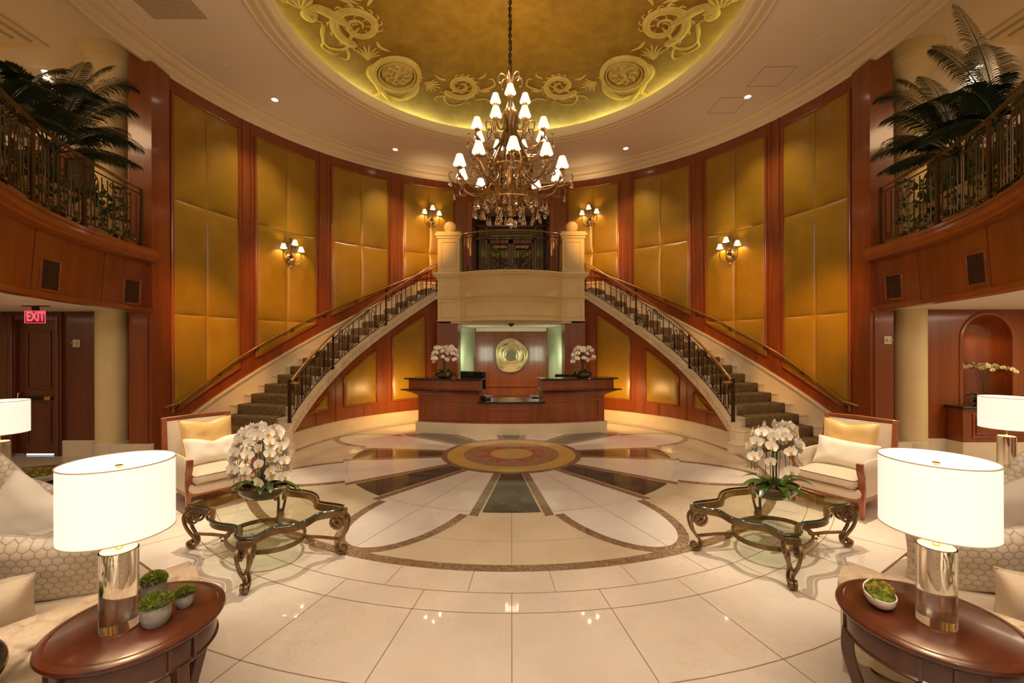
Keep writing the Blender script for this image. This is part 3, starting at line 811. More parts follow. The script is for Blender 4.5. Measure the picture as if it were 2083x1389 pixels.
yb_ = lambda x: BY - .46 * .98 * max(0, 1 - (x / 1.27) ** 2) ** .9
m = MB(); bframe(m, -1.17, 1.17, 2.58, 2.96, yb_)
for s in (-1, 1): bframe(m, min(s * 1.33, s * 1.77), max(s * 1.33, s * 1.77), 2.56, 2.97, lambda x: BY)
m.build('panel_moulding', CREAM, bal, 30)
for s in (-1, 1):
    x0, x1 = sorted((s * 1.27, s * 1.82)); xc = (x0 + x1) / 2
    m = MB(); m.bx(x0, x1, BY, BY + .55, 3.64, 4.60)
    m.bx(x0 - .02, x1 + .02, BY - .02, BY + .57, 3.64, 3.72)
    m.bx(x0 - .03, x1 + .03, BY - .03, BY + .58, 4.52, 4.58); m.bx(x0 - .06, x1 + .06, BY - .06, BY + .61, 4.58, 4.64); m.bx(x0 - .03, x1 + .03, BY - .03, BY + .58, 4.64, 4.69)
    bframe(m, x0 + .08, x1 - .08, 3.80, 4.45, lambda x: BY)
    m.build('pedestal', CREAM, bal, 30, bevel=.006)
    m = MB(); m.lathe([(.001, 4.69), (.09, 4.69), (.09, 4.71), (.05, 4.73)], (xc, BY + .27, 0), 20)
    m.ball((xc, BY + .27, 4.86), .155, (1, 1, 1), 24, 16); m.build('ball_finial', CREAM, bal, 60)
root = thing('balcony_railing', 'bowed wrought iron railing between the cream balcony pedestals', 'railing')
def fb(q, t):
    x = -1.2 + q; return Vector((x, BY + .14 - .44 * max(0, 1 - (x / 1.3) ** 2) ** .9, 3.66 + t))
railing(root, fb, 2.4, [0, .46, 1.94, 2.4], .98, 1, IRON, LEATHERRAIL, unit=.50, rt=.008)
# soffit under the balcony, alcove walls
m = MB(); m.prism([(-1.34, BY + .05), (1.34, BY + .05), (1.36, BY + .06), (1.08, 13.3), (-1.08, 13.3)], MB_ - .02, MB_ + .02)
m.bx(-1.5, 1.5, BY + .04, BY + .12, MB_ - .02, MB_ + .03)
m.loft([[(x, y, z) for x, y, z in ((sx * 1.3, 11.2, MB_ - .02), (sx * 1.1, 13.2, MB_ - .02), (sx * 1.0, 13.2, MB_ - .10), (sx * 1.14, 11.2, MB_ - .10))] for sx in (-1, 1)][0:0] or [[(-1.09, 13.25, MB_ - .12), (-1.09, 13.15, MB_ - .02), (-1.09, 13.28, MB_ - .02)], [(1.09, 13.25, MB_ - .12), (1.09, 13.15, MB_ - .02), (1.09, 13.28, MB_ - .02)]])
struct(m.build('trim_1', PLASTER))
for s in (-1, 1):
    x0, x1 = sorted((s * 1.34, s * 1.86))
    m = MB(); m.bx(x0, x1, BY + .12, BY + .75, 0, MB_); m.bx(x0 - .0, x1 + .0, BY + .105, BY + .13, .3, .33)
    struct(m.build('trim_2' if s < 0 else 'trim_3', WOOD, bevel=.008))
    a = Vector((s * 1.34, 11.35, 0)); b = Vector((s * 1.10, 13.35, 0))
    m = MB(); m.prism([(a.x, a.y), (b.x, b.y), (b.x + s * .08, b.y), (a.x + s * .1, a.y)], 0, MB_ - .02)
    wg = struct(m.build('wall_alcove_%s' % ('left' if s < 0 else 'right'), TEAL, smooth=0))
    p = a.lerp(b, .86); m = MB(); m.box((p.x - s * .02, p.y, 1.17), (.02, .025, .75)); m.build('pull_handle', IRON, wg)
    p = a.lerp(b, .93); 
m = MB(); m.bx(-1.2, 1.2, 13.3, 13.4, 0, MB_); wk = struct(m.build('wall_alcove_back', WOOD))
m = MB()
for (x0, x1, z0, z1, w_) in ((-.80, .80, .22, 2.14, .05), (-.70, .70, .34, 2.04, .02)):
    for q in ((x0, x1, z0, z0 + w_), (x0, x1, z1 - w_, z1), (x0, x0 + w_, z0 + w_, z1 - w_), (x1 - w_, x1, z0 + w_, z1 - w_)): m.bx(q[0], q[1], 13.27, 13.31, q[2], q[3])
for x in (-1.08, 1.02): m.bx(x, x + .06, 13.26, 13.31, 0, 2.30)
m.bx(-.003, .003, 13.296, 13.301, .36, 2.02); m.bx(-.78, .78, 13.25, 13.31, .62, .66)
m.build('panel_moulding', WOODM, wk, bevel=.006)
# round mirror
mr = thing('round_mirror', 'round hammered gold wall mirror with wavy rings behind the desk', 'mirror', (0, 13.24, 1.58))
for q in range(5):
    m = MB(); r0 = .155 + .073 * q; r1 = r0 + .085; rnd = random.Random(q)
    ph = [rnd.uniform(0, 6.28) for _ in range(4)]
    def rr(r, a, q=q, ph=ph): return r * (1 + (.012 + .008 * q) * sin(3 * a + ph[0]) + .006 * q * sin(5 * a + ph[1]))
    def yy(a, q=q, ph=ph): return -.010 - .012 * q * .6 - .012 * (1 + sin(2 * a + ph[2]))
    m.loft([[(rr(r, a) * cos(a), y_, rr(r, a) * sin(a)) for r, y_ in ((r0, yy(a) + .03), (r0 + .012, yy(a) - .012), (r1 - .02, yy(a) - .002), (r1, yy(a) + .03))] for a in [2 * pi * i / 60 for i in range(60)]], True, False, True)
    m.build('frame_ring', MIRRORG, mr, 50)
m = MB(); m.loft([[(r * cos(2 * pi * i / 32), y_, r * sin(2 * pi * i / 32)) for i in range(32)] for r, y_ in ((.165, .01), (.165, -.02), (.001, -.022))], True, False); m.build('glass', MIRROR, mr, 30)
# security camera dome
sc = thing('dome_camera', 'small black security camera dome under the balcony', 'camera', (0, 10.75, MB_ - .02))
m = MB(); m.lathe([(.001, .0), (.085, 0), (.085, -.02), (.06, -.03)], n=20); m.build('housing', PLASTICB, sc)
m = MB(); m.lathe([(.06, -.025), (.055, -.05), (.035, -.07), (.001, -.078)], n=20); m.build('dome_lens', DARKGL, sc, 60)
# upper corridor behind the opening
m = MB()
for s in (-1, 1): x0, x1 = sorted((s * 1.17, s * 1.3)); m.bx(x0, x1, 12.2, 13.55, ML, 5.97)
struct(m.build('wall_corridor', WOOD))
m = MB(); m.bx(-1.16, 1.16, 12.32, 13.5, 5.965, 5.985); struct(m.build('trim_4', PLASTERC))
m = MB(); m.bx(-1.4, 1.4, 11.6, 13.7, ML - .06, ML - .002); struct(m.build('floor_corridor', WOODD))
m = MB(); m.bx(-1.3, 1.3, 13.5, 13.6, ML, 5.97); struct(m.build('wall_corridor_back', DARKGL))
dr = thing('door_1', '', 'door'); 
for k in ('label', 'category'): del dr[k]
struct(dr)
m = MB()
for x in (-1.17, -.80, .74, 1.11): m.bx(x, x + .06, 13.42, 13.5, ML, 5.97)
for z in (5.22, 5.62): m.bx(-1.17, 1.17, 13.42, 13.5, z, z + .05)
m.build('door_frame', WOODD, dr)
for s in (-1, 1):
    m = MB(); x0, x1 = sorted((0.005 * s, s * .735))
    for q in ((x0, x1, ML + .02, ML + .14), (x0, x1, 5.08, 5.2), (x0, x0 + .07, ML, 5.2), (x1 - .07, x1, ML, 5.2)): m.bx(q[0], q[1], 13.41, 13.46, q[2], q[3])
    lf = m.build('door_leaf', WOODD, dr)
    m = MB()
    X = lambda u: s * (.08 + .58 * u)
    for k in range(5):
        m.tube(smooth_path([(X(0), 13.40, ML + .15 + .05 * k), (X(.45), 13.40, 3.7 + .26 * k), (X(1), 13.40, 4.2 + .2 * k)], 8), .010, 5)
    for (u, z, r) in ((.2, 3.62, .12), (.75, 3.68, .11), (.3, 4.55, .12), (.78, 4.9, .1)):
        m.tube([(X(0) + s * .58 * u + r * lerp(1, .2, i / 18) * cos(i * .5), 13.40, z + r * lerp(1, .2, i / 18) * sin(i * .5)) for i in range(19)], .011, 5)
    for u in (.0, .33, .66, 1): m.tube([(X(u), 13.40, 5.08), (X(u), 13.40, 4.75)], .009, 5)
    m.build('iron_scrollwork', IRONB, lf, 60)
    m = MB(); m.bx(min(X(.1), X(.8)), max(X(.1), X(.8)), 13.39, 13.41, 4.93, 5.02); m.build('brass_sign', mat('sign gold', (.4, .2, .04), .4), lf)
m = MB(); m.ball((0, 13.38, 4.42), .05, (1, .5, 1), 12, 8); m.build('door_knob', BRASS, dr, 60)
m = MB()
for z in (5.35, 5.5): m.bx(-.95, .95, 13.49, 13.495, z, z + .012)
m.build('transom_reflection_bar', mat('pale reflection', (.3, .35, .3), .3, metal=.6), dr)  # pale bars imitate reflections in the dark transom glass
# ------------------------------------------------ EXIT signs
def text_mesh(txt, size, name, m_, parent, loc, rot, ext=.002):
    cu = bpy.data.curves.new(name, 'FONT'); cu.body = txt; cu.size = size; cu.extrude = ext; cu.align_x = 'CENTER'; cu.align_y = 'CENTER'; cu.offset = size * .02
    t = bpy.data.objects.new(name, cu); COL.objects.link(t)
    bpy.context.view_layer.update(); dg = bpy.context.evaluated_depsgraph_get()
    me = bpy.data.meshes.new_from_object(t.evaluated_get(dg)); COL.objects.unlink(t); bpy.data.objects.remove(t)
    me.materials.clear(); me.materials.append(m_)
    o = bpy.data.objects.new(name, me); COL.objects.link(o); o.parent = parent; o.location = loc; o.rotation_euler = rot
    return o
EXR = mat('exit red glow', (.5, .02, .03), .5, emit=(1, .06, .09), estr=2.0)
EXP = mat('exit sign acrylic', (.10, .008, .010), .12, emit=(1, .02, .04), estr=.06)
def exit_sign(loc, w_, h, label, zt_):
    e = thing('exit_sign', label, 'sign', loc)
    m = MB(); m.bx(-w_ / 2, w_ / 2, -.006, .006, -h / 2, h / 2); m.build('sign_panel', EXP, e, bevel=.002)
    m = MB()
    for q in ((-w_ / 2, w_ / 2, -h / 2, -h / 2 + .006), (-w_ / 2, w_ / 2, h / 2 - .006, h / 2), (-w_ / 2, -w_ / 2 + .006, -h / 2, h / 2), (w_ / 2 - .006, w_ / 2, -h / 2, h / 2)): m.bx(q[0], q[1], -.010, -.005, q[2], q[3])
    m.build('lit_edge', EXR, e)
    t = text_mesh('EXIT', h * 1.05, 'lettering', EXR, e, (.010, -.010, 0), (pi / 2, 0, 0)); t.scale = (.82 * w_ / (h * 1.9) * .95, 1, 1)
    m = MB(); m.bx(-w_ / 2 - .03, w_ / 2 + .03, -.03, .03, h / 2 + zt_ - .012, h / 2 + zt_); m.bx(-.05, .05, -.008, .008, h / 2, h / 2 + zt_); m.build('mount_bar', IRON, e)
exit_sign((-6.98, 6.28, 2.275), .305, .18, 'glowing red EXIT sign hanging over the dark wooden door', .075)
exit_sign((.02, 12.9, 5.85), .22, .13, 'small red EXIT sign above the upper gallery doors', .03)

# ================================================================== RECEPTION DESK
DC, DR = 15.1, 6.24
def dp(x, r, z): a = x / DR; return (r * sin(a), DC - r * cos(a), z)
def dbox(m, x0, x1, r0, r1, z0, z1, n=14):
    m.loft([[dp(x, r0, z0), dp(x, r1, z0), dp(x, r1, z1), dp(x, r0, z1)] for x in [lerp(x0, x1, i / n) for i in range(n + 1)]])
def dframe(m, x0, x1, r, z0, z1, w_=.03, d=.018):
    for q in ((x0, x1, z0, z0 + w_), (x0, x1, z1 - w_, z1), (x0, x0 + w_, z0 + w_, z1 - w_), (x1 - w_, x1, z0 + w_, z1 - w_)):
        dbox(m, q[0], q[1], r - .01, r + d, q[2], q[3])
desk = thing('reception_desk', 'curved cherry wood reception desk with black counters on a marble plinth', 'desk')
m = MB(); dbox(m, -2.09, 2.09, 5.55, DR + .02, 0, .235, 30); m.build('plinth', SKIRT, desk)
m = MB(); dbox(m, -2.03, 2.03, 5.65, DR, .23, .655, 30); m.build('body', WOOD, desk)
m = MB()
dframe(m, -.50, .50, DR, .30, .55)
for s in (-1, 1): x0, x1 = sorted((s * .80, s * 1.92)); dframe(m, x0, x1, DR, .30, .72)
dbox(m, -2.03, 2.03, DR - .01, DR + .015, .235, .262, 30)
m.build('front_moulding', WOODM, desk, bevel=.005)
m = MB(); dbox(m, -.70, .70, 5.45, DR + .05, .655, .695, 16); m.build('low_counter', BLACK, desk, bevel=.012)
for s in (-1, 1):
    m = MB(); x0, x1 = sorted((s * .66, s * 2.03)); dbox(m, x0, x1, 5.75, DR, .655, .80)
    # flared corbel carrying the shelf
    n = 10
    rings = []
    for i in range(n + 1):
        t = i / n; z = .78 + .115 * t; g = .34 * (1 - cos(t * pi / 2)) ; gr = .05 * (1 - cos(t * pi / 2))
        xa, xb = s * .66, s * (2.03 + g)
        rings.append([dp(xa, 5.75, z), dp(xb, 5.75, z), dp(xb, DR + gr, z), dp(lerp(xa, xb, .5), DR + gr, z), dp(xa, DR + gr, z)])
    m.loft(rings); m.build('wing_body', WOOD, desk, 40)
    m = MB(); x0, x1 = sorted((s * .62, s * 2.42)); dbox(m, x0, x1, 5.72, DR + .09, .895, .925, 16); m.build('shelf', BLACK, desk, bevel=.01)
    m = MB(); x0, x1 = sorted((s * .67, s * 2.27)); dbox(m, x0, x1, 5.80, DR - .0, .925, 1.13, 16); m.build('upper_box', WOOD, desk)
    m = MB(); dframe(m, min(s * .82, s * 2.1), max(s * .82, s * 2.1), DR, .965, 1.085, .022, .014); m.build('upper_moulding', WOODM, desk)
    m = MB(); x0, x1 = sorted((s * .60, s * 2.36)); dbox(m, x0, x1, 5.76, DR + .05, 1.13, 1.165, 16); m.build('top_counter', BLACK, desk, bevel=.012)
mo = thing('computer_monitor', 'large black computer monitor at the inner end of the left desk wing', 'monitor', (-.86, 9.62, .70), radians(-28))
m = MB(); m.bx(-.33, .33, -.02, .03, .18, .58); m.build('screen_housing', PLASTICB, mo, bevel=.01)
m = MB(); m.bx(-.04, .04, .02, .06, .02, .35); m.bx(-.13, .13, -.08, .12, 0, .02); m.build('stand', PLASTICB, mo)
m = MB(); m.bx(-.31, .31, -.022, -.02, .20, .56); m.build('screen', DARKGL, mo)
mo2 = thing('computer_monitor', 'black monitor top just showing behind the right desk wing', 'monitor', (1.28, 9.9, .70), radians(6))
m = MB(); m.bx(-.27, .27, -.02, .03, .17, .50); m.build('screen_housing', PLASTICB, mo2, bevel=.01)
m = MB(); m.bx(-.04, .04, .02, .06, .02, .3); m.bx(-.13, .13, -.08, .12, 0, .02); m.build('stand', PLASTICB, mo2)
ph = thing('desk_phone', 'black telephone on the low counter beside the left wing', 'phone', (-.53, 9.22, .696), .3)
m = MB(); m.prism([(-.07, -.09), (.07, -.09), (.07, .09), (-.07, .09)], 0, .03); m.build('phone_base', PLASTICB, ph, bevel=.006)
m = MB(); m.tube([(-.05, -.08, .05), (-.05, 0, .065), (-.05, .08, .05)], [.022, .014, .022], 8); m.build('handset', PLASTICB, ph, 60)
# shelf that carries the monitors
m = MB()
for s in (-1, 1): x0, x1 = sorted((s * .5, s * 2.1)); dbox(m, x0, x1, 4.95, 5.76, .66, .695, 12)
m.build('work_surface', BLACK, desk)
m = MB()
for s in (-1, 1): x0, x1 = sorted((s * .55, s * 2.05)); dbox(m, x0, x1, 5.0, 5.70, 0.0, .66, 12)
m.build('work_cabinet', WOODD, desk)

# ================================================================== GALLERIES (upper floor either side)
def rr_(p):
    if p < -30: return (5.83 - .0154 * 34) * cos(radians(30)) / cos(radians(p))
    return 5.83 + .0154 * (p - 4)
def gallery(s):
    side = 'left' if s < 0 else 'right'
    g = MB(); P0, P1 = -56, PC
    # timber fascia (raking slightly inwards towards the top)
    rings = []
    for i in range(45):
        p = lerp(P0, P1, i / 44); r = rr_(p)
        rings.append([pol(s, p, r + .16, MB_ - .02), pol(s, p, r + .24, MB_ - .02), pol(s, p, r + .24, ML - .05), pol(s, p, r + .10, 3.27)])
    g.loft(rings)
    fascia = struct(g.build('wall_gallery_%s' % side, WOOD, smooth=30))
    m = MB()
    prof = [(.035, 3.20), (-.01, 3.22), (-.03, 3.25), (-.05, 3.26), (-.07, 3.29), (-.07, 3.33), (-.05, 3.36), (-.05, 3.40), (-.02, 3.42), (.12, 3.42), (.12, 3.20)]
    m.loft([[pol(s, p, rr_(p) + a, z) for a, z in prof] for p in [lerp(P0, P1 - .9, i / 44) for i in range(45)]]); m.build('gallery_cap', WOODM, fascia, 30)
    m = MB(); m.loft([[pol(s, p, rr_(p) + a, z) for a, z in ((.14, MB_ + .05), (.14, MB_ - .02), (.19, MB_ - .03), (.24, MB_ - .03), (.24, MB_ + .05))] for p in [lerp(P0, P1, i / 44) for i in range(45)]])
    m.build('gallery_lower_moulding', WOODM, fascia, 30)
    m = MB()
    for p in (-1.5, -14, -26): m.loft([[pol(s, q, rr_(p) + a, z) for a, z in ((.155, MB_), (.19, MB_), (.12, 3.2), (.100, 3.2))] for q in (p - .05, p + .05)])
    m.build('fascia_joint', WOODD, fascia)
    # slab / underside ceiling and upper floor
    pts = [pol(s, lerp(P0, P1, i / 30), rr_(lerp(P0, P1, i / 30)) + .22, 0)[:2] for i in range(31)]
    m = MB(); m.prism(pts + [(s * 6.0, 7.28), (s * 10.8, 7.28), (s * 10.8, -.4), (s * 7, -.4)], MB_, ML - .02)
    struct(m.build('ceiling_gallery_%s' % side, PLASTER, smooth=0))
    m = MB(); m.prism(pts + [(s * 6.0, 7.5), (s * 10.8, 7.5), (s * 10.8, -.4), (s * 7, -.4)], ML - .02, ML); struct(m.build('floor_gallery_%s' % side, CREAM, smooth=0))
    # iron railing of the gallery
    root = thing('gallery_railing', 'curved bronze iron railing of the %s upper gallery in front of the palms' % side, 'railing')
    p_hi, p_lo = 4.2, -52; Ln = radians(p_hi - p_lo) * 5.6
    f = lambda q, t: Vector(pol(s, lerp(p_hi, p_lo, q / Ln), rr_(lerp(p_hi, p_lo, q / Ln)), 3.42 + t))
    railing(root, f, Ln, [0, 1.08, 2.05, 3.0, 4.2, Ln], .90, 1, IRONG, LEATHERRAIL, unit=.50, rt=.008, handw=.05)
    # end pier beside the rotunda wall
    m = MB(); x0, x1 = sorted((s * 5.86, s * 6.24)); m.bx(x0, x1, 6.98, 7.35, 0, 6.50); pier = struct(m.build('wall_pier_%s' % side, WOOD))
    m = MB(); 
    for i in range(4): x0, x1 = sorted((s * 6.0, s * (6.22 - .02 * i))); m.bx(x0, x1, 6.98 - .0, 7.35, 6.50 + .06 * i, 6.56 + .06 * i)
    m.build('stepped_top', WOOD, pier)
    m = MB(); x0, x1 = sorted((s * 5.92, s * 5.95)); m.bx(x0, x1, 6.96, 6.99, .27, MB_)
    x0, x1 = sorted((s * 5.86, s * 6.24)); m.bx(x0, x1, 6.955, 6.99, 2.40, MB_ + .03); m.build('pier_trim', WOODM, pier)
    m = MB(); x0, x1 = sorted((s * 5.85, s * 6.5)); m.bx(x0, x1, 6.94, 7.0, 0, .26); struct(m.build('baseboard_pier_%s' % side, SKIRT))
    # column through both storeys
    col = MB(); cx = s * 6.68
    col.lathe([(.212, 0), (.212, MB_ + .01)], (cx, 7.16, 0), 40)
    col.lathe([(.212, MB_ + .01), (.20, 5.93), (.25, 5.95), (.27, 5.98), (.25, 6.01), (.21, 6.03), (.21, 6.25), (.25, 6.33), (.30, 6.40), (.34, 6.42), (.34, 6.48), (.38, 6.50), (.38, 6.56), (.42, 6.58), (.43, 6.66), (.43, H)], (cx, 7.16, 0), 40)
    cb_ = MB(); cb_.lathe([(.212, 0), (.235, 0), (.235, .25), (.225, .26), (.212, .26)], (cx, 7.16, 0), 40, cap=False)
    cob = cb_.build('column_base', SKIRT, None, 30)
    co = tag(col.build('column', CREAM, None, 40), 'round cream plaster column beside the %s end of the rotunda wall' % side, 'column', None); cob.parent = co
    # upper back wall of the gallery
    m = MB(); x0, x1 = sorted((s * 6.1, s * 10.9)); m.bx(x0, x1, 7.6, 7.7, ML, H); wb = struct(m.build('wall_upper_%s' % side, PLASTER))
    m = MB(); x0, x1 = sorted((s * 10.8, s * 10.9)); m.bx(x0, x1, -2.0, 7.7, 0, H); struct(m.build('wall_side_%s' % side, PLASTERC))
    # glazed timber screen low on the upper wall
    m = MB(); x0, x1 = sorted((s * 6.9, s * 10.8)); m.bx(x0, x1, 7.54, 7.6, 5.18, 5.32)
    for k in range(5): xx = s * (6.95 + .93 * k); m.bx(min(xx, xx + s * .1), max(xx, xx + s * .1), 7.54, 7.6, ML, 5.2)
    m.build('screen_frame', WOODD, wb)
    m = MB(); m.bx(x0, x1, 7.585, 7.6, ML, 5.2); m.build('screen_glass', DARKGL, wb)
    # lower back wall
    return wb
for s in (-1, 1): gallery(s)
# left lower wall with the exit door
m = MB(); m.bx(-7.60, -6.3, 7.25, 7.35, 0, MB_); m.bx(-10.9, -8.58, 7.25, 7.35, 0, MB_); m.bx(-8.6, -7.58, 7.25, 7.35, 2.30, MB_)
wl = struct(m.build('wall_left', WOODD))
m = MB(); m.bx(-7.58, -6.3, 7.22, 7.26, 0, .26); m.bx(-10.9, -8.62, 7.22, 7.26, 0, .26); struct(m.build('baseboard_left', SKIRT))
d2 = bpy.data.objects.new('door_2', None); COL.objects.link(d2); struct(d2)
m = MB()
for (x0, x1) in ((-8.62, -8.36), (-7.70, -7.58)):
    m.bx(x0, x1, 7.20, 7.34, 0, 2.38); m.bx(x0 + .03, x1 - .03, 7.18, 7.22, 0, 2.36)
m.bx(-8.36, -7.70, 7.20, 7.34, 2.29, 2.38); m.bx(-8.5, -8.47, 7.17, 7.2, 0, 2.36); m.bx(-8.40, -8.37, 7.17, 7.2, 0, 2.36)
m.build('door_casing', WOODD, d2, bevel=.006)
m = MB(); m.bx(-8.36, -7.70, 7.28, 7.33, .025, 2.29); lf = m.build('door_leaf', WOODD, d2)
m = MB()
for (z0, z1) in ((.20, .86), (1.12, 2.12)):
    for q in ((-8.24, -7.82, z0, z0 + .03), (-8.24, -7.82, z1 - .03, z1), (-8.24, -8.21, z0 + .03, z1 - .03), (-7.85, -7.82, z0 + .03, z1 - .03)): m.bx(q[0], q[1], 7.262, 7.285, q[2], q[3])
m.build('panel_moulding', WOODD, lf, bevel=.004)
m = MB(); m.bx(-8.26, -7.74, 7.22, 7.28, .945, 1.0); m.build('panic_bar', IRON, d2, bevel=.006)
m = MB(); m.bx(-7.88, -7.78, 7.21, 7.285, .94, 1.005); m.build('bar_latch', BRASS, d2, bevel=.004)
m = MB(); m.tube([(-8.32, 7.27, .86), (-8.32, 7.22, .88), (-8.32, 7.21, .97), (-8.32, 7.22, 1.06), (-8.32, 7.27, 1.08)], .012, 8); m.build('pull_handle', BRASS, d2, 60)
m = MB(); m.bx(-8.34, -7.72, 7.36, 7.37, 0.002, .022); m.build('glow_strip', mat('glow strip under door', (1, 1, 1), .5, emit=(.7, .85, 1), estr=3), d2)  # emissive strip standing in for light from the next room
m = MB(); m.bx(-10.9, -6.1, 7.55, 7.6, 0, MB_); struct(m.build('wall_left_back', WOODD))
def switch(loc, label, d):
    e = thing('wall_switch', label, 'switch', loc, 0)
    m = MB(); m.bx(-.062, .062, -.012, 0, -.065, .065); m.build('plate', SWITCHM, e, bevel=.004)
    m = MB(); m.lathe([(.03, 0), (.028, .02), (.001, .022)], (0, 0, 0), 14); q = m.build('key_switch', SWITCHM, e, 40); q.rotation_euler = (pi / 2, 0, 0); q.location = (0, -.01, 0)
    m = MB(); m.bx(-.07 if d < 0 else .0, .0 if d < 0 else .07, -.035, -.02, -.008, .008); m.build('key', BRASS, e)
switch((-7.36, 7.25, 1.90), 'square metal key switch on the dark wall right of the exit door', -1)
switch((6.14, 6.98, 1.92), 'square metal key switch on the timber pier left of the right column', 1)
# right lower wall with the arched niche
NX, NR, NS = 8.07, .43, 1.93
m = MB()
m.bx(6.3, NX - NR, 7.25, 7.35, 0, MB_); m.bx(NX + NR, 10.9, 7.25, 7.35, 0, MB_); m.bx(NX - NR, NX + NR, 7.25, 7.35, 0, .80)
for sg in (-1, 1):
    poly = [(NX, MB_), (NX + sg * NR, MB_), (NX + sg * NR, NS)] + [(NX + sg * NR * cos(t), NS + NR * sin(t)) for t in [pi / 2 * i / 14 for i in range(1, 15)]]
    n = len(poly); m.add([(x, 7.25, z) for x, z in poly] + [(x, 7.35, z) for x, z in poly], [tuple(range(n)), tuple(range(n, 2 * n))[::-1]] + [(i, (i + 1) % n, n + (i + 1) % n, n + i) for i in range(n)])
wr = struct(m.build('wall_right', WOOD, smooth=0))
m = MB()
rings = []
for j in range(25):
    if j < 12: z = lerp(.82, NS, j / 11); r = NR
    else: t = (j - 12) / 12 * pi / 2; z = NS + NR * sin(t); r = max(.002, NR * cos(t))
    rings.append([(NX + r * cos(a), 7.35 + .9 * r * sin(a), z) for a in [pi * i / 24 for i in range(25)]])
m.loft(rings, False, False); m.build('niche_lining', WOODM, wr, 60, fix=False)
m = MB(); m.prism([(NX + NR * cos(pi * i / 24), 7.35 + .9 * NR * sin(pi * i / 24)) for i in range(25)], .78, .82); m.build('niche_sill', BLACK, wr)
m = MB(); m.sweep([(NX - NR - .02, 7.245, .84), (NX - NR - .02, 7.245, NS)] + [(NX + (NR + .02) * cos(t), 7.245, NS + (NR + .02) * sin(t)) for t in [pi - pi * i / 30 for i in range(31)]] + [(NX + NR + .02, 7.245, .84)], [(-.03, -.02), (.03, -.02), (.03, .005), (.01, .02), (-.01, .02), (-.03, .005)], (0, -1, 0)); m.build('niche_moulding', WOODM, wr, 50)
m = MB(); m.bx(6.3, NX - .72, 7.22, 7.26, 0, .26); struct(m.build('baseboard_right', SKIRT))
cb = thing('niche_cabinet', 'low cherry cabinet with black top below the arched niche', 'cabinet', (NX, 7.24, 0))
m = MB(); m.bx(-.70, .75, -.26, 0, .24, .80); m.build('body', WOOD, cb, bevel=.006)
m = MB(); m.bx(-.72, .77, -.28, 0, 0, .25); m.build('plinth', SKIRT, cb)
m = MB(); m.bx(-.76, .8, -.32, 0, .80, .835); m.build('top', BLACK, cb, bevel=.01)
m = MB()
for g in (0, .06):
    for q in ((-.55 + g, .6 - g, .32 + g, .34 + g), (-.55 + g, .6 - g, .70 - g, .72 - g), (-.55 + g, -.53 + g, .34 + g, .70 - g), (.58 - g, .6 - g, .34 + g, .70 - g)): m.bx(q[0], q[1], -.275, -.255, q[2], q[3])
m.build('door_moulding', WOODM, cb, bevel=.004)
# air vents in the gallery fascias
def vent(s, px, pz, label):
    p = px; r = rr_(p) + .16 - (pz - MB_) * .07
    a = radians(p); e = thing('air_vent', label, 'vent', pol(s, p, r - .012, pz), 0, 'air vents in the gallery fascias')
    e.rotation_euler = (radians(4), 0, a - pi / 2 if s > 0 else pi / 2 - a)
    m = MB(); m.bx(-.13, .13, -.012, .02, -.185, .185); m.build('backing', VENTB, e)
    m = MB()
    for q in ((-.15, .15, -.20, -.175), (-.15, .15, .175, .20), (-.15, -.12, -.175, .175), (.12, .15, -.175, .175)): m.bx(q[0], q[1], -.022, .022, q[2], q[3])
    m.build('frame', WOODM, e, bevel=.004)
    m = MB()
    for k in range(13): m.bx(-.12, .12, -.018, .006, -.170 + k * .027, -.164 + k * .027)
    m.build('slats', WOODD, e)
vent(-1, -11.1, 2.70, 'vertical air vent in the left gallery fascia nearer the left edge')
vent(-1, 3.7, 2.70, 'square-ish air vent in the left gallery fascia close to the rotunda wall')
vent(1, 3.0, 2.74, 'square-ish air vent in the right gallery fascia close to the rotunda wall')
vent(1, -12.0, 2.74, 'vertical air vent in the right gallery fascia nearer the right edge')
# ================================================================== CEILING DOWNLIGHTS
def U(x, y, z):          # photo measurement -> point of the plane z
    u, v = x - XC, y - YH; u, v = u - ROLL * v, ROLL * u + v
    Y = F * (1.8 - z) / v; return (u * Y / F, Y, z)
DLS = [(559, 203, 'ceiling downlight left of the dome above the second gold panel'), (804, 304, 'ceiling downlight behind and left of the chandelier'),
       (1273, 302, 'ceiling downlight behind and right of the chandelier'), (1521, 197, 'ceiling downlight right of the dome'),
       (94, 146, 'downlight in the gallery ceiling above the left palms'), (1990, 136, 'downlight in the gallery ceiling above the right palms')]
proto = None
lamp('SPOT', (8.07, 7.42, 2.30), 14, WARM, .02, (0, 0, 0), 2.0, .8)  # added unseen spot that brightens the arched wall niche
def downlight(x, y, label):
    p = U(x, y, H - .004); e = thing('ceiling_downlight', label, 'ceiling light', p, 0, 'recessed ceiling downlights')
    m = MB(); m.lathe([(.058, .003), (.085, .003), (.085, -.004), (.072, -.008), (.058, -.002)], n=28, cap=False); m.build('trim_ring', WHITEP, e, 40)
    m = MB(); m.lathe([(.0585, .0), (.03, -.002), (.001, -.003)], n=24); m.build('lens', DISC, e)
    lamp('SPOT', (p[0], p[1], p[2] - .03), 170 if p[1] > 7.6 or abs(p[0]) < 6 else 45, WARMW, .05, (0, 0, 0), 1.7, .8)
for q in DLS: downlight(*q)
for a in (-150, -60, -30, 210 + 30): pass
for (x, y) in ((3.2, 1.2), (-3.2, 1.2), (0, .4), (5.2, 3.4), (-5.2, 3.4)):
    lamp('SPOT', (x, y, H - .05), 400, (1, .84, .66), .05, (0, 0, 0), 1.7, .8)
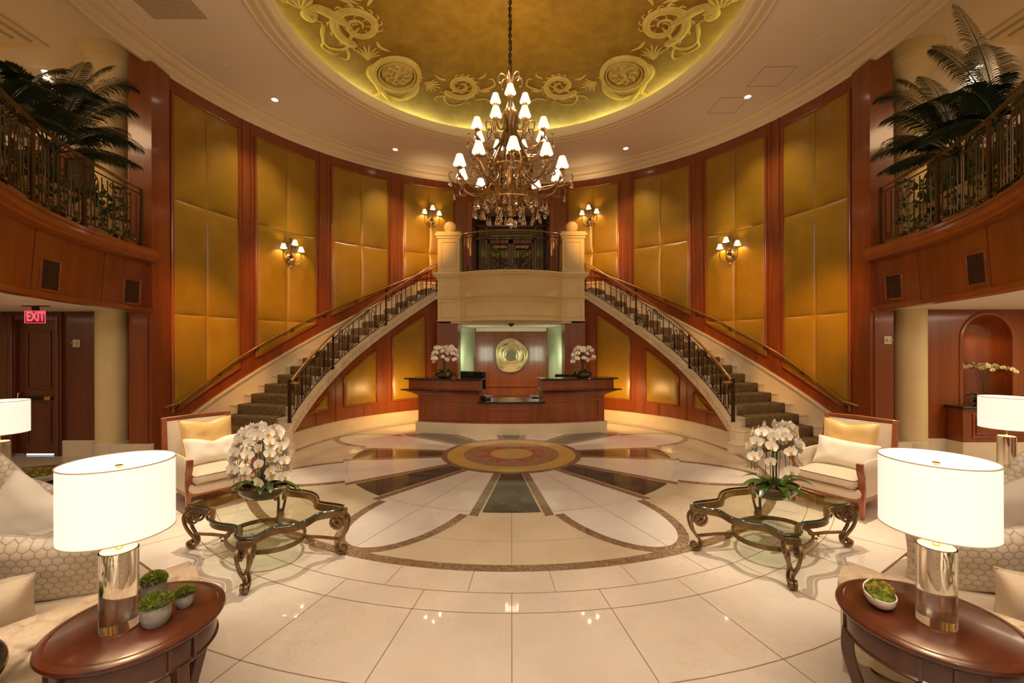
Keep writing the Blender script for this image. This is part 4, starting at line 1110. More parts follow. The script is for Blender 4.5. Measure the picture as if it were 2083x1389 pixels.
for s in (-1, 1):
    lamp('SPOT', (s * 3.75, 5.0, H - .05), 1900, (1, .80, .56), .03, (0, 0, 0), .50, .9)
    lamp('SPOT', (s * 1.3, 4.4, H - .05), 1300, (1, .84, .64), .03, aim((s * 1.3, 4.4, H), (s * 2.4, 3.9, .3)), .45, .9)
for (x, y, lb) in ((459, 131, 'small sprinkler head in the ceiling left of the dome'), (1676, 72, 'small sprinkler head in the ceiling far right of the dome'), (1372, 270, 'small sprinkler head in the ceiling behind the chandelier, right'), (764, 293, 'small sprinkler head in the ceiling behind the chandelier, left')):
    e = tag(MB().lathe([(.04, 0), (.038, -.006), (.02, -.012), (.012, -.03), (.001, -.032)], U(x, y, H - .002), 16).build('sprinkler', WHITEP, None, 40), lb, 'sprinkler', 'ceiling sprinklers')

# lights under the galleries and washing the walls of the stairs
for s in (-1, 1):
    lamp('AREA', (s * 8.4, 5.4, MB_ - .04), 16 if s < 0 else 60, WARMW, 1.6, (0, 0, 0))
    # narrow amber accent lights in the ceiling, aimed at the lower wall panels
    for ph, z, pw in ((18, 2.0, 2300), (33, 2.9, 2300), (51, 3.9, 1300), (68, 4.4, 3400)):
        p = (s * 2.6, 3.6, H - .06); q = pol(s, ph, R, z)
        lamp('SPOT', p, pw, (1, .46, .10), .02, aim(p, q), .30, 1)
    for ph in (24, 46):
        p = (-s * 2.6, 3.6, H - .06); q = pol(s, ph, rin(ph), 1.1)
        lamp('SPOT', p, 300, (1, .5, .14), .02, aim(p, q), .5, 1)
    p = (s * 2.22, 9.55, .80); lamp('AREA', p, 20, (1, .58, .20), .18, aim(p, (s * 2.75, 10.6, .1)))
    lamp('AREA', (s * 8.0, 4.9, H - .5), 50, WARM, 1.2, (0, 0, 0))  # added area light, out of frame, brightening the upper gallery
for s in (-1, 1): lamp('SPOT', (s * .6, 12.0, MB_ - .04), 90, WARMW, .02, (radians(14), 0, 0), 1.5, .8)
lamp('AREA', (0, 12.8, 5.95), 6, WARM, .4, (0, 0, 0))
for s in (-1, 1):   # added one-sided area lights, unseen from the front, brighten the teal glass
    lamp('AREA', (s * .9, 11.3, 1.6), 8, (.95, 1, .75), .5, aim((s * .9, 11.3, 1.6), (s * 1.25, 12.8, 1.5)))

# ================================================================== CHANDELIER
CX, CYY = -.005, 6.50
ch = thing('chandelier', 'tall bronze chandelier with tiers of small white shades and crystal drops', 'chandelier', (CX, CYY, 0))
m = MB()
for k in range(44):
    z = 5.95 + k * .05
    r = Matrix.Rotation(pi / 2 * (k % 2), 3, 'Z')
    m.tube([r @ Vector((.022 * cos(t), 0, .034 * sin(t))) + Vector((0, 0, z)) for t in [2 * pi * i / 10 for i in range(10)]], .008, 5, True)
m.tube([(.012 * sin(k * .9), .012 * cos(k * .9), 5.95 + k * .05) for k in range(45)], .012, 6)
m.build('chain', IRON, ch, 60)
m = MB(); m.lathe([(.001, 3.78), (.05, 3.8), (.09, 3.88), (.05, 3.96), (.03, 4.05), (.06, 4.15), (.10, 4.25), (.05, 4.35), (.025, 4.5), (.025, 5.1), (.06, 5.2), (.08, 5.3), (.04, 5.4), (.03, 5.7), (.055, 5.8), (.03, 5.9), (.012, 5.98), (.001, 5.98)], n=16); m.build('stem', IRONB, ch, 60)
for k in range(10):     # long curved ribs of the cage
    a = 2 * pi * k / 10 + .15
    P = smooth_path([(.07 * cos(a), .07 * sin(a), 5.42), (.12 * cos(a), .12 * sin(a), 5.28), (.09 * cos(a), .09 * sin(a), 5.1), (.20 * cos(a), .20 * sin(a), 4.82), (.33 * cos(a), .33 * sin(a), 4.55), (.30 * cos(a), .30 * sin(a), 4.4)], 5)
    m = MB(); m.tube(P, .019, 6); 
    P = smooth_path([(.28 * cos(a), .28 * sin(a), 4.62), (.20 * cos(a), .20 * sin(a), 4.58), (.23 * cos(a), .23 * sin(a), 4.35), (.22 * cos(a), .22 * sin(a), 4.1), (.26 * cos(a), .26 * sin(a), 3.98), (.34 * cos(a), .34 * sin(a), 4.02)], 5)
    m.tube(P, .015, 6); m.build('cage_rib', IRONB, ch, 60)
for (r, z, t) in ((.33, 4.50, .014), (.24, 4.12, .012), (.45, 3.98, .013)):
    m = MB(); m.tube([(r * cos(2 * pi * i / 32), r * sin(2 * pi * i / 32), z) for i in range(32)], t, 6, True); m.build('hoop', IRONB, ch, 60)
for k in range(6):      # crown curls
    a = 2 * pi * k / 6 + .3
    P = [(0.03, 5.78), (.06, 5.9), (.12, 5.95), (.18, 5.92), (.19, 5.83), (.15, 5.8)]
    m = MB(); m.tube(smooth_path([(r * cos(a), r * sin(a), z) for r, z in P], 5), .011, 6); m.build('crown_scroll', IRONB, ch, 60)
LEAFG = mat('gilded leaf', (.45, .28, .08), .35, metal=.8)
def leafblade(m, base, dir_, up_, L0, w_):
    base = Vector(base); d = Vector(dir_).normalized(); u = Vector(up_).normalized(); sd = d.cross(u).normalized()
    rows = []
    for i in range(6):
        t = i / 5; c0 = base + d * L0 * t + u * L0 * .35 * sin(t * 2.2); ww = w_ * sin(pi * min(.98, t * .9 + .1))
        rows.append([tuple(c0 - sd * ww + u * ww * .3), tuple(c0), tuple(c0 + sd * ww + u * ww * .3)])
    m.loft(rows, False, False)
for k in range(14):
    a = 2 * pi * k / 14
    for args in (((.30 * cos(a), .30 * sin(a), 3.98), (cos(a), sin(a), -.1), .24, .055), ((.20 * cos(a + .2), .20 * sin(a + .2), 4.45), (cos(a), sin(a), .4), .20, .05),
                 ((.06 * cos(a), .06 * sin(a), 5.25), (cos(a), sin(a), .3), .13, .035), ((.38 * cos(a + .2), .38 * sin(a + .2), 4.0), (cos(a + .5), sin(a + .5), .25), .18, .05)):
        m = MB(); leafblade(m, args[0], args[1], (0, 0, 1), args[2], args[3]); m.build('gilded_leaf', LEAFG, ch, 60, fix=False)
# prototypes for the repeated parts
SHADE_P = [(.038, .115), (.075, .0)]
sm = MB(); sm.lathe([(.042, .135), (.0425, .135), (.0875, 0), (.086, 0), (.041, .133)], n=20, cap=False)
drop = MB(); drop.lathe([(.001, .05), (.004, .035), (.005, .02), (.013, .0), (.017, -.014), (.014, -.026), (.007, -.034), (.001, -.036)], n=8)
shade0 = drop0 = None
dcount = 0
def add_drop(x, y, z, k=1.0):
    global drop0, dcount
    k *= 1.3
    if dcount >= 98: return
    dcount += 1
    if drop0 is None: drop0 = drop.build('crystal_drop', CRYSTAL, ch, 20); drop0.location = (x, y, z); drop0.scale = (k, k, k)
    else:
        c = drop0.copy(); COL.objects.link(c); c.parent = ch; c.location = (x, y, z); c.scale = (k, k, k)
for (n_, R0, z0, ph, hub, hz, kk) in ((4, .225, 5.52, -pi / 2, .05, 5.38, .95), (8, .53, 5.04, -pi / 2 + pi / 8 + .0, .12, 5.02, 1.0), (10, .79, 4.45, -pi / 2 + .05, .26, 4.42, 1.08)):
    for k in range(n_):
        a = ph + 2 * pi * k / n_; ca, sa = cos(a), sin(a); tk = Vector((ca, sa, 0))
        D = R0 - hub
        P = [(hub, hz - .02), (hub + .25 * D, hz - .20), (hub + .55 * D, hz - .26), (hub + .85 * D, hz - .18), (R0 + .02, z0 - .10), (R0, z0 - .03)]
        m = MB(); m.tube(smooth_path([(r * ca, r * sa, z) for r, z in P], 5), .0145, 6)
        if n_ > 4:      # counter scroll under the arm, ending outside the cup
            Q = [(hub + .1 * D, hz - .25)] + [(R0 - .02 + .085 * lerp(1, .3, i / 16) * cos(-2.6 + i * .42), z0 - .19 + .085 * lerp(1, .3, i / 16) * sin(-2.6 + i * .42)) for i in range(17)]
            m.tube(smooth_path([(r * ca, r * sa, z) for r, z in Q], 3), .011, 5)
            Q = [(R0 - .05, z0 - .22), (R0 + .05, z0 - .26), (R0 + .14, z0 - .20), (R0 + .15, z0 - .12), (R0 + .10, z0 - .10)]
            m.tube(smooth_path([(r * ca, r * sa, z) for r, z in Q], 4), .008, 5)
            Q = [(hub + .3 * D, hz + .02), (hub + .45 * D, hz + .16), (hub + .65 * D, hz + .14), (hub + .62 * D, hz + .03), (hub + .52 * D, hz + .06)]
            m.tube(smooth_path([(r * ca, r * sa, z) for r, z in Q], 4), .011, 5)
        arm = m.build('arm', IRONB, ch, 60)
        m = MB(); m.lathe([(.005, z0 - .04), (.04, z0 - .03), (.045, z0 - .018), (.015, z0 - .012), (.015, z0)], (R0 * ca, R0 * sa, 0), 12)
        for q in range(6): leafblade(m, (R0 * ca + .02 * cos(q), R0 * sa + .02 * sin(q), z0 - .035), (cos(q), sin(q), .1), (0, 0, 1), .045, .014)
        m.build('drip_cup', LEAFG, arm, 50)
        m = MB(); m.lathe([(.012, z0 - .01), (.012, z0 + .035)], (R0 * ca, R0 * sa, 0), 10); m.build('candle_sleeve', CANDLE, arm)
        if shade0 is None:
            shade0 = sm.build('lamp_shade', SHADEC, ch, 60); shade0.location = (R0 * ca, R0 * sa, z0 + .02); shade0.scale = (kk, kk, kk)
        else:
            c = shade0.copy(); COL.objects.link(c); c.parent = ch; c.location = (R0 * ca, R0 * sa, z0 + .02); c.scale = (kk, kk, kk)
        if k % 2 == 0: lamp('POINT', (CX + R0 * ca, CYY + R0 * sa, z0 + .125), 40, WARMW, .02)
        if n_ > 4:
            add_drop((R0 + .14) * ca, (R0 + .14) * sa, z0 - .26, 1.3); add_drop((R0 - .02) * ca + .03 * sa, (R0 - .02) * sa, z0 - .13, 1)
for k in range(22):
    a = 2 * pi * k / 22; add_drop(.56 * cos(a), .56 * sin(a), 3.90 - .03 * (k % 3), 1.35)
for k in range(14):
    a = 2 * pi * k / 14 + .2; add_drop(.42 * cos(a), .42 * sin(a), 3.83 - .04 * (k % 2), 1.3)
for k in range(8):
    a = 2 * pi * k / 8; add_drop(.20 * cos(a), .20 * sin(a), 3.80, 1.2); add_drop(.30 * cos(a), .30 * sin(a), 4.42, 1.2)
m = MB(); m.ball((0, 0, 3.72), .058, (1, 1, 1), 10, 7); m.build('crystal_ball', CRYSTAL, ch, 10)

# ================================================================== WALL SCONCES
def sconce(s, px, py, label):
    ph = phi_of(abs(px - 1040) / 870); p = pol(s, ph, R - .055, 0)
    z = 1.8 + (708 - py) * p[1] / 870
    a = radians(ph); e = thing('wall_sconce', label, 'wall lamp', (p[0], p[1], z), a - pi / 2 if s > 0 else pi / 2 - a, 'three-light wall sconces')
    m = MB(); m.lathe([(.001, .0), (.075, 0), (.07, .02), (.03, .04), (.001, .045)], (0, 0, 0), 20); bp = m.build('back_plate', IRONB, e, 40); bp.rotation_euler = (pi / 2, 0, 0); bp.location = (0, 0, -.12)
    m = MB()
    for sg in (-1, 1):
        m.tube(smooth_path([(0, -.02, -.30), (sg * .05, -.02, -.25), (sg * .09, -.02, -.15), (sg * .04, -.02, -.05), (sg * .015, -.02, .05), (sg * .05, -.02, .14), (sg * .02, -.02, .2)], 5), .009, 6)
        m.tube([(sg * (.055 + .04 * lerp(1, .3, i / 14) * cos(i * .5)), -.02, .20 + .04 * lerp(1, .3, i / 14) * sin(i * .5)) for i in range(15)], .007, 5)
        m.tube([(sg * (.06 + .035 * lerp(1, .3, i / 14) * cos(i * .5)), -.025, .0 + .035 * lerp(1, .3, i / 14) * sin(i * .5)) for i in range(15)], .007, 5)
    for q in range(7): leafblade(m, (0, -.02, -.13), (cos(q * .9), -.5, sin(q * .9)), (0, -1, 0), .09, .022)
    for q in range(3): leafblade(m, (0, -.02, .22), ((q - 1) * .5, -.2, 1), (0, -1, 0), .10, .022)
    leafblade(m, (0, -.02, -.28), (0, -.2, -1), (0, -1, 0), .09, .02)
    m.build('scroll_frame', BRONZE, e, 60)
    for (x, y, z1) in ((-.20, -.12, .02), (0, -.22, .12), (.20, -.12, .02)):
        m = MB(); m.tube(smooth_path([(0, -.03, -.18), (x * .35, y * .5, -.26), (x * .8, y * .95, -.24), (x * 1.02, y, -.15), (x, y, z1 - .03)], 6), .010, 6)
        m.lathe([(.005, z1 - .03), (.035, z1 - .022), (.036, z1 - .014), (.012, z1 - .01)], (x, y, 0), 12)
        arm = m.build('arm', BRONZE, e, 60)
        m = MB(); m.lathe([(.011, z1 - .01), (.011, z1 + .04)], (x, y, 0), 8); m.build('candle_sleeve', CANDLE, arm)
        m = MB(); m.lathe([(.036, z1 + .125), (.037, z1 + .125), (.07, z1 + .02), (.0685, z1 + .02), (.035, z1 + .123)], (x, y, 0), 20, cap=False); m.build('lamp_shade', SHADE, arm, 60)
        lamp('POINT', (x, y, z1 + .07), 9, WARM, .02, parent=e)
sconce(-1, 587, 512, 'bronze wall sconce on the second gold panel of the left wall')
sconce(-1, 877, 440, 'bronze wall sconce just left of the upper doorway')
sconce(1, 1202, 440, 'bronze wall sconce just right of the upper doorway')
sconce(1, 1491, 508, 'bronze wall sconce on the second gold panel of the right wall')

# ================================================================== TABLE LAMPS, SIDE TABLES
def side_table(x, y, r, label, topm=WOODT, z=.68, legs=4, rot=0, seg=64):
    t = thing('side_table', label, 'side table', (x, y, 0), rot)
    m = MB(); m.lathe([(.001, z), (r - .035, z), (r - .03, z - .003), (r - .026, z), (r - .012, z - .001), (r, z - .008), (r + .003, z - .018), (r - .004, z - .030), (r - .018, z - .036), (.001, z - .036)], n=seg); m.build('table_top', topm, t, 40)
    m = MB(); m.lathe([(r - .035, z - .036), (r - .03, z - .05), (r - .032, z - .125), (r - .024, z - .132), (r - .03, z - .14), (r - .05, z - .145), (r - .06, z - .036)], n=seg, cap=False); m.build('apron', WOODT, t, 40)
    for k in range(legs):
        a = 2 * pi * k / legs + .4
        for d in (-.17, .17): MB().box(((r - .028) * cos(a + d), (r - .028) * sin(a + d), z - .085), (.012, .012, .085), a + d).build('apron_bead', WOODT, t)
    for k in range(legs):
        a = 2 * pi * k / legs + .4; u = Vector((cos(a), sin(a), 0))
        P = smooth_path([u * (r - .05) + Vector((0, 0, z - .13)), u * (r - .045) + Vector((0, 0, z * .62)), u * (r - .10) + Vector((0, 0, z * .32)), u * (r - .11) + Vector((0, 0, .10)), u * (r - .04) + Vector((0, 0, 0.0))], 6)
        m = MB(); m.sweep(P, rect_prof(.045, .04), tuple(Vector((-u.y, u.x, 0))), sc=[lerp(1.15, .7, i / (len(P) - 1)) for i in range(len(P))]); m.build('leg', WOODT, t, 60, bevel=.004)
    m = MB(); m.lathe([(.001, .20), (r * .62, .20), (r * .64, .19), (r * .62, .178), (.001, .178)], n=40); m.build('lower_shelf', WOODT, t, 40)
    return t
TOPPL = mat('brushed champagne plate', (.85, .68, .42), .45, metal=.6)
TRIMB = mat('shade binding', (.5, .4, .25), .6)
def table_lamp(x, y, label, power=9, z=.68):
    t = thing('table_lamp', label, 'table lamp', (x, y, z))
    m = MB(); m.lathe([(.001, 0), (.064, 0), (.064, .006), (.001, .006)], n=40); m.build('base_plate', BRASS, t, 30)
    m = MB(); m.lathe([(.001, .007), (.062, .007), (.062, .315), (.001, .315)], n=48); m.build('crystal_column', CRYSTAL, t, 30)
    m = MB(); m.lathe([(.001, .316), (.012, .316), (.012, .325), (.006, .33), (.006, .645), (.014, .647), (.014, .655), (.001, .656)], n=14); m.build('brass_stem', BRASS, t, 40)
    MB().lathe([(.001, .3155), (.0575, .3155), (.0575, .318), (.001, .318)], n=40).build('top_plate', TOPPL, t, 30)
    m = MB()
    for a in (0, 2 * pi / 3, 4 * pi / 3): m.tube([(0, 0, .62), (.176 * cos(a), .176 * sin(a), .62)], .002, 5)
    m.build('shade_spider', BRASS, t)
    m = MB(); m.lathe([(.180, .39), (.180, .67), (.178, .67), (.178, .39)], n=64, cap=False); m.loft([[((.18) * cos(2 * pi * i / 64), .18 * sin(2 * pi * i / 64), .39) for i in range(64)]] * 1, True, False) if False else None
    m.build('lamp_shade', SHADE, t, 40)
    for zz in (.39, .67): MB().lathe([(.1785, zz - .002), (.182, zz - .002), (.182, zz + .002), (.1785, zz + .002)], n=64, cap=False).build('shade_trim', TRIMB, t)
    m = MB(); m.lathe([(.001, .640), (.172, .640), (.172, .643), (.001, .643)], n=40); m.build('shade_diffuser', shade_mat('lit diffuser', (1, .86, .66), 1.5), t)
    lamp('POINT', (0, 0, .50), power, WARM, .05, parent=t)
    lamp('SPOT', (0, 0, .66), power * .5, WARM, .05, (pi, 0, 0), 2.4, .5, parent=t)
side_table(-1.556, 1.785, .30, 'round mahogany side table at the lower left holding a lamp and moss pots', rot=-.75)
side_table(1.735, 1.786, .305, 'round mahogany side table at the lower right holding a lamp and a shell bowl', rot=.5)
side_table(-4.32, 3.72, .46, 'dark mahogany table beyond the left sofa under a lamp and moss bowl', rot=.2)
side_table(4.50, 3.87, .31, 'mahogany side table beyond the right sofa under a lamp', rot=.2)
side_table(-2.12, 1.25, .42, 'black granite topped round table cut by the left edge of the picture', BLACK, z=.70)
side_table(2.27, 1.20, .42, 'black granite topped round table cut by the right edge of the picture', BLACK, z=.70)
table_lamp(-1.578, 1.72, 'lit table lamp with round white shade and crystal column on the lower left table')
table_lamp(1.722, 1.735, 'lit table lamp with round white shade and crystal column on the lower right table')
table_lamp(-4.47, 3.74, 'lit table lamp cut by the left edge on the far left table')
table_lamp(4.48, 3.87, 'lit table lamp near the right edge in front of the niche')

# ================================================================== MOSS
def moss_pad(m, c, rx, ry, h, rot, n=18, seed=1, amp=.12):
    def fn(u, v):
        a = 2 * pi * u; t = v * pi / 2; r = cos(t); x, y = rx * r * cos(a), ry * r * sin(a); z = h * sin(t)
        k = noise.noise(Vector((x * 40 + seed, y * 40, z * 40))) * amp * h + noise.noise(Vector((x * 120 + seed, y * 120, z * 120))) * amp * h * .5
        X = x * cos(rot) - y * sin(rot); Y = x * sin(rot) + y * cos(rot)
        return (c[0] + X * (1 + k / max(rx, .01)), c[1] + Y * (1 + k / max(ry, .01)), c[2] + z + k)
    m.grid(fn, n * 2, n, True)
def tufts(m, c, rx, ry, h, n, rnd, size=.006):
    for _ in range(n):
        a = rnd.uniform(0, 2 * pi); t = math.asin(rnd.random()); r = cos(t); p = Vector((c[0] + rx * r * cos(a), c[1] + ry * r * sin(a), c[2] + h * sin(t)))
        nrm = Vector((r * cos(a), r * sin(a), sin(t) + .4)).normalized(); sd = nrm.orthogonal().normalized() * size * .4
        sd = Matrix.Rotation(rnd.uniform(0, 6.28), 3, nrm) @ sd; tip = p + nrm * size * rnd.uniform(.8, 1.6) + sd * rnd.uniform(-1, 1)
        m.add([tuple(p - sd), tuple(p + sd), tuple(tip)], [(0, 1, 2)])
rnd = random.Random(5)
def moss_pot(x, y, r, h, label, grp='moss pots on the lower left table', z=.68):
    t = thing('moss_pot', label, 'potted moss', (x, y, z), 0, grp)
    m = MB(); rings = []
    for j, (k, zz) in enumerate(((.001, 0), (.72, 0), (.86, .10), (.98, .35), (1.0, .7), (.97, 1.0), (.90, 1.0), (.88, .9), (.001, .9))):
        rings.append([(r * k * cos(2 * pi * i / 48) * (1 + .025 * sin(24 * pi * i / 48 + j) * (1 if .1 < zz < .95 else 0) + .02 * noise.noise(Vector((i * .3, j, x)))), r * k * sin(2 * pi * i / 48) * (1 + .025 * sin(24 * pi * i / 48 + j)), h * zz) for i in range(48)])
    m.loft(rings, True, False); m.build('pot', POT, t, 30)
    m = MB(); moss_pad(m, (0, 0, h * .88), r * .98, r * .98, r * .75, 0, 16, x * 10, .22); tufts(m, (0, 0, h * .88), r, r, r * .8, 1500, rnd, .007); o = m.build('moss', MOSS, t, 60, fix=False); o['kind'] = 'stuff'
    return t
moss_pot(-1.450, 1.745, .051, .092, 'larger grey moss pot in front of its twin beside the left crystal lamp')
moss_pot(-1.585, 1.895, .046, .105, 'moss pot half hidden behind the larger one beside the left lamp')
moss_pot(-1.425, 1.865, .034, .062, 'smallest grey moss pot near the rim of the lower left table')
t = thing('shell_bowl', 'white shell-like oval bowl filled with green moss on the lower right table', 'bowl', (1.60, 1.86, .68), radians(62))
def bowlshape(m, rx, ry, h, th=.004, tip=.02):
    def fn(q):
        def g(u, v):
            a = 2 * pi * u; k = sin(v * pi / 2) ** .7; z = h * (1 - cos(v * pi / 2)) + tip * max(0, cos(a)) ** 2 * v
            return ((rx - q) * k * cos(a), (ry - q) * k * sin(a), z + q * (1 - v))
        return g
    m.grid(fn(0), 40, 12, True); m.grid(fn(th), 40, 12, True)
    m.loft([[fn(0)(i / 40, 1) for i in range(40)], [fn(th)(i / 40, 1) for i in range(40)]], True, False)
m = MB(); bowlshape(m, .085, .056, .055); m.build('bowl', SHELL, t, 50, fix=False)
for k, (x, y, r) in enumerate(((-.04, .0, .034), (.0, .005, .038), (.042, 0, .032), (.02, -.02, .03))):
    m = MB(); moss_pad(m, (x, y, .040), r, r * 1.15, .048, 0, 12, k, .3); tufts(m, (x, y, .040), r, r * 1.15, .048, 600, rnd, .005); o = m.build('moss_clump', [MOSS, MOSSY][k % 2], t, 60, fix=False)
t = thing('moss_bowl', 'dark shallow bowl of golden moss on the far left table', 'bowl', (-4.02, 3.58, .68), .2)
m = MB(); bowlshape(m, .20, .14, .075, .006, .0); m.build('bowl', POT, t, 50, fix=False)
m = MB(); moss_pad(m, (0, 0, .06), .185, .13, .055, 0, 20, 3, .25); tufts(m, (0, 0, .06), .185, .13, .055, 2500, rnd, .010); o = m.build('moss', MOSSY, t, 60, fix=False); o['kind'] = 'stuff'

# ================================================================== COFFEE TABLES
def table_outline(L0=1.25, W0=.85):
    hx, hy = L0 / 2, W0 / 2; c = .07; out = []
    def side(p, q, nrm, depth):       # serpentine side from p to q (ogee: in, bulge out in the middle)
        P = Vector(p); Q = Vector(q); Nn = Vector(nrm); pts = []
        n = 24
        for i in range(n + 1):
            t = i / n
            if t < .26: d = -depth * (1 - cos(pi * t / .26)) / 2
            elif t > .74: d = -depth * (1 - cos(pi * (1 - t) / .26)) / 2
            else: d = -depth + depth * 1.15 * (sin(pi * (t - .26) / .48)) ** 1.0
            pts.append(tuple(P.lerp(Q, t) + Nn * d))
        return pts
    out += side((-hx + c, -hy), (hx - c, -hy), (0, -1), .075)
    out += side((hx, -hy + c), (hx, hy - c), (1, 0), .06)
    out += side((hx - c, hy), (-hx + c, hy), (0, 1), .075)
    out += side((-hx, hy - c), (-hx, -hy + c), (-1, 0), .06)
    return out
def scaled(pts, d):     # inset outline by d
    n = len(pts); o_ = []
    for i in range(n):
        a = Vector(pts[i - 1]); b = Vector(pts[i]); c_ = Vector(pts[(i + 1) % n]); t = (c_ - a)
        if t.length < 1e-6: t = Vector((1, 0))
        t.normalize(); o_.append((b.x - (-t.y) * -d * -1 if False else b.x - t.y * d, b.y + t.x * d))
    return o_
def coffee_table(x, y, rot, label):
    t = thing('coffee_table', label, 'coffee table', (x, y, 0), rot, 'glass coffee tables on scrolled bronze legs')
    O = table_outline(); Z = .42
    inn = scaled(O, .012)
    n = len(O)
    m = MB(); m.loft([[(a, b, Z - .001) for a, b in inn], [(a * .999, b * .999, Z) for a, b in inn]], True, True); m.build('glass_top', TOPGLASS, t, 0)
    m = MB(); in2 = scaled(O, .014)
    m.loft([[(a, b, z) for a, b in P] for P, z in ((in2, Z + .0005), (O, Z - .004), (scaled(O, -.004), Z - .010), (O, Z - .016), (in2, Z - .020))], True, False); m.build('glass_edge', EDGEGLASS, t, 60)
    m = MB(); o2 = scaled(O, .02); o3 = scaled(O, .05)
    m.loft([[(a, b, z) for a, b in P] for P, z in ((o3, Z - .022), (o2, Z - .022), (o2, Z - .070), (o3, Z - .070))], True, False, True); m.build('apron', BRONZE, t, 50)
    for sx in (-1, 1):
        for sy in (-1, 1):
            u = Vector((sx * .80, sy * .60, 0)); u.normalize(); c0 = Vector((sx * (.625 - .06), sy * (.425 - .055), 0)); pv = Vector((-u.y, u.x, 0))
            S = []
            for i in range(30): k = i / 29; a = 12.0 * (1 - k); q_ = lerp(.012, .072, k); S.append((-.0 + q_ * cos(a), .292 + q_ * sin(a)))
            S += [(.070, .25), (.050, .19), (.010, .13), (-.022, .085), (-.012, .036), (.022, .016), (.054, .034), (.052, .066), (.026, .072), (.016, .052)]
            for lat in (-1, 1):
                sg = [c0 + u * a + Vector((0, 0, b)) + pv * lat * (.008 + .034 * min(1, b / .3)) for a, b in [tuple(q.xy) for q in smooth_path([Vector((x, z, 0)) for x, z in S], 3)]]
                m = MB(); m.sweep(sg, rect_prof(.020, .022), tuple(pv)); m.build('leg_scroll', BRONZE, t, 50, bevel=.002)
            m = MB()
            m.box(tuple(c0 + u * .01 + Vector((0, 0, Z - .050))), (.085, .10, .05), atan2(u.y, u.x))
            m.build('leg_block', BRONZE, t, 50, bevel=.002)
            m = MB(); e = Vector((sx * .26, sy * .20, .135)); s0 = c0 + u * -.0 + Vector((0, 0, .135))
            m.sweep([s0, s0.lerp(e, .5) + Vector((0, 0, .006)), e], rect_prof(.016, .030), tuple(Vector((-u.y, u.x, 0))))
            for k in range(1): m.tube([e + u * .06 + Vector((0, 0, -.02)) + u * .022 * cos(i * .6) + Vector((0, 0, .022 * sin(i * .6))) for i in range(10)], .009, 6)
            m.build('stretcher', BRONZE, t, 50)
    m = MB(); a_, b_ = .39, .29
    E_ = [(a_ * cos(2 * pi * i / 56), b_ * sin(2 * pi * i / 56), .15) for i in range(56)]
    m.sweep(E_, rect_prof(.022, .032), (0, 0, 1), True); m.build('oval_ring', BRONZE, t, 50)
    m = MB(); m.loft([[(p[0] * .97, p[1] * .97, .150) for p in E_], [(p[0] * .97, p[1] * .97, .151) for p in E_]], True, True); m.build('lower_glass', TOPGLASS, t, 0)
    return t
coffee_table(-2.18, 3.80, radians(-38), 'glass coffee table on bronze scroll legs between the left sofa and left armchair')
coffee_table(2.33, 3.83, radians(36), 'glass coffee table on bronze scroll legs between the right sofa and right armchair')

# ================================================================== CUSHIONS, ARMCHAIRS, SOFAS
def pillow(name, m_, label, loc, w_, h, th, rot, group=None, sag=.03, cat='pillow', parent=None):
    m = MB(); n = 26
    def fn(sgn):
        def g(u, v):
            x, y = u * 2 - 1, v * 2 - 1
            px = x * (1 - .07 * (1 - y * y) * 1) * w_ / 2; py = y * (1 - .09 * (1 - x * x)) * h / 2
            if y > 0: py -= sag * exp(-(x / .35) ** 2) * y * y
            t = (max(0, 1 - x ** 4) * max(0, 1 - y ** 4)) ** .72
            wr = .006 * noise.noise(Vector((px * 9, py * 9, sgn * 3 + loc[0])))
            return (px, sgn * (th / 2 * t + wr * t * 2), py)
        return g
    for sgn in (1, -1): m.grid(fn(sgn), n, n)
    o = m.build(name, m_, parent, 80, fix=False)
    me = o.data; uv = me.uv_layers.new(name='uv'); 
    for p in me.polygons:
        for li in p.loop_indices:
            v = me.vertices[me.loops[li].vertex_index].co; uv.data[li].uv = (v.x / .5 + .5, v.z / .5 + .5)
    o.location = loc; o.rotation_euler = rot
    if parent is None: tag(o, label, cat, group)
    # corded edge
    P = []
    for i in range(4 * n):
        q, k = divmod(i, n); t = k / n; u, v = ((t, 0), (1, t), (1 - t, 1), (0, 1 - t))[q]; P.append(fn(1)(u, v)[0:1] + (0,) + fn(1)(u, v)[2:])
    c = MB(); c.tube(P, .0035, 5, True); c.build('piping', m_, o if parent is None else parent if False else o, 60)
    return o
def pad(m, x0, x1, y0, y1, z0, z1, r=.03, puff=.02, n=14):
    """rounded cushion block"""
    rings = []
    for j in range(9):
        t = j / 8; ins = r * (1 - sin(pi * min(max(t, .0), 1)) ** .45); z = lerp(z0, z1, t)
        ring = []
        for i in range(4 * n):
            q, k = divmod(i, n); s_ = k / n
            x, y = ((lerp(x0, x1, s_), y0), (x1, lerp(y0, y1, s_)), (lerp(x1, x0, s_), y1), (x0, lerp(y1, y0, s_)))[q]
            cxm, cym = (x0 + x1) / 2, (y0 + y1) / 2; hx, hy = (x1 - x0) / 2, (y1 - y0) / 2
            ux, uy = (x - cxm) / hx, (y - cym) / hy; l = (abs(ux) ** 10 + abs(uy) ** 10) ** .1
            ux, uy = ux / l, uy / l
            ring.append((cxm + ux * (hx - ins), cym + uy * (hy - ins), z))
        rings.append(ring)
    nf = 6
    top = []
    for j in range(1, nf + 1):
        k = 1 - j / nf
        top.append([(lerp((x0 + x1) / 2, p[0], max(k, .001)), lerp((y0 + y1) / 2, p[1], max(k, .001)), z1 + puff * (1 - k ** 3)) for p in rings[-1]])
    m.loft(rings + top, True, True)
WOODC = mat('armchair cherry', (.22, .058, .016), .35, base2=(.30, .08, .022), nscale=(9, 9, 2), coat=.4)
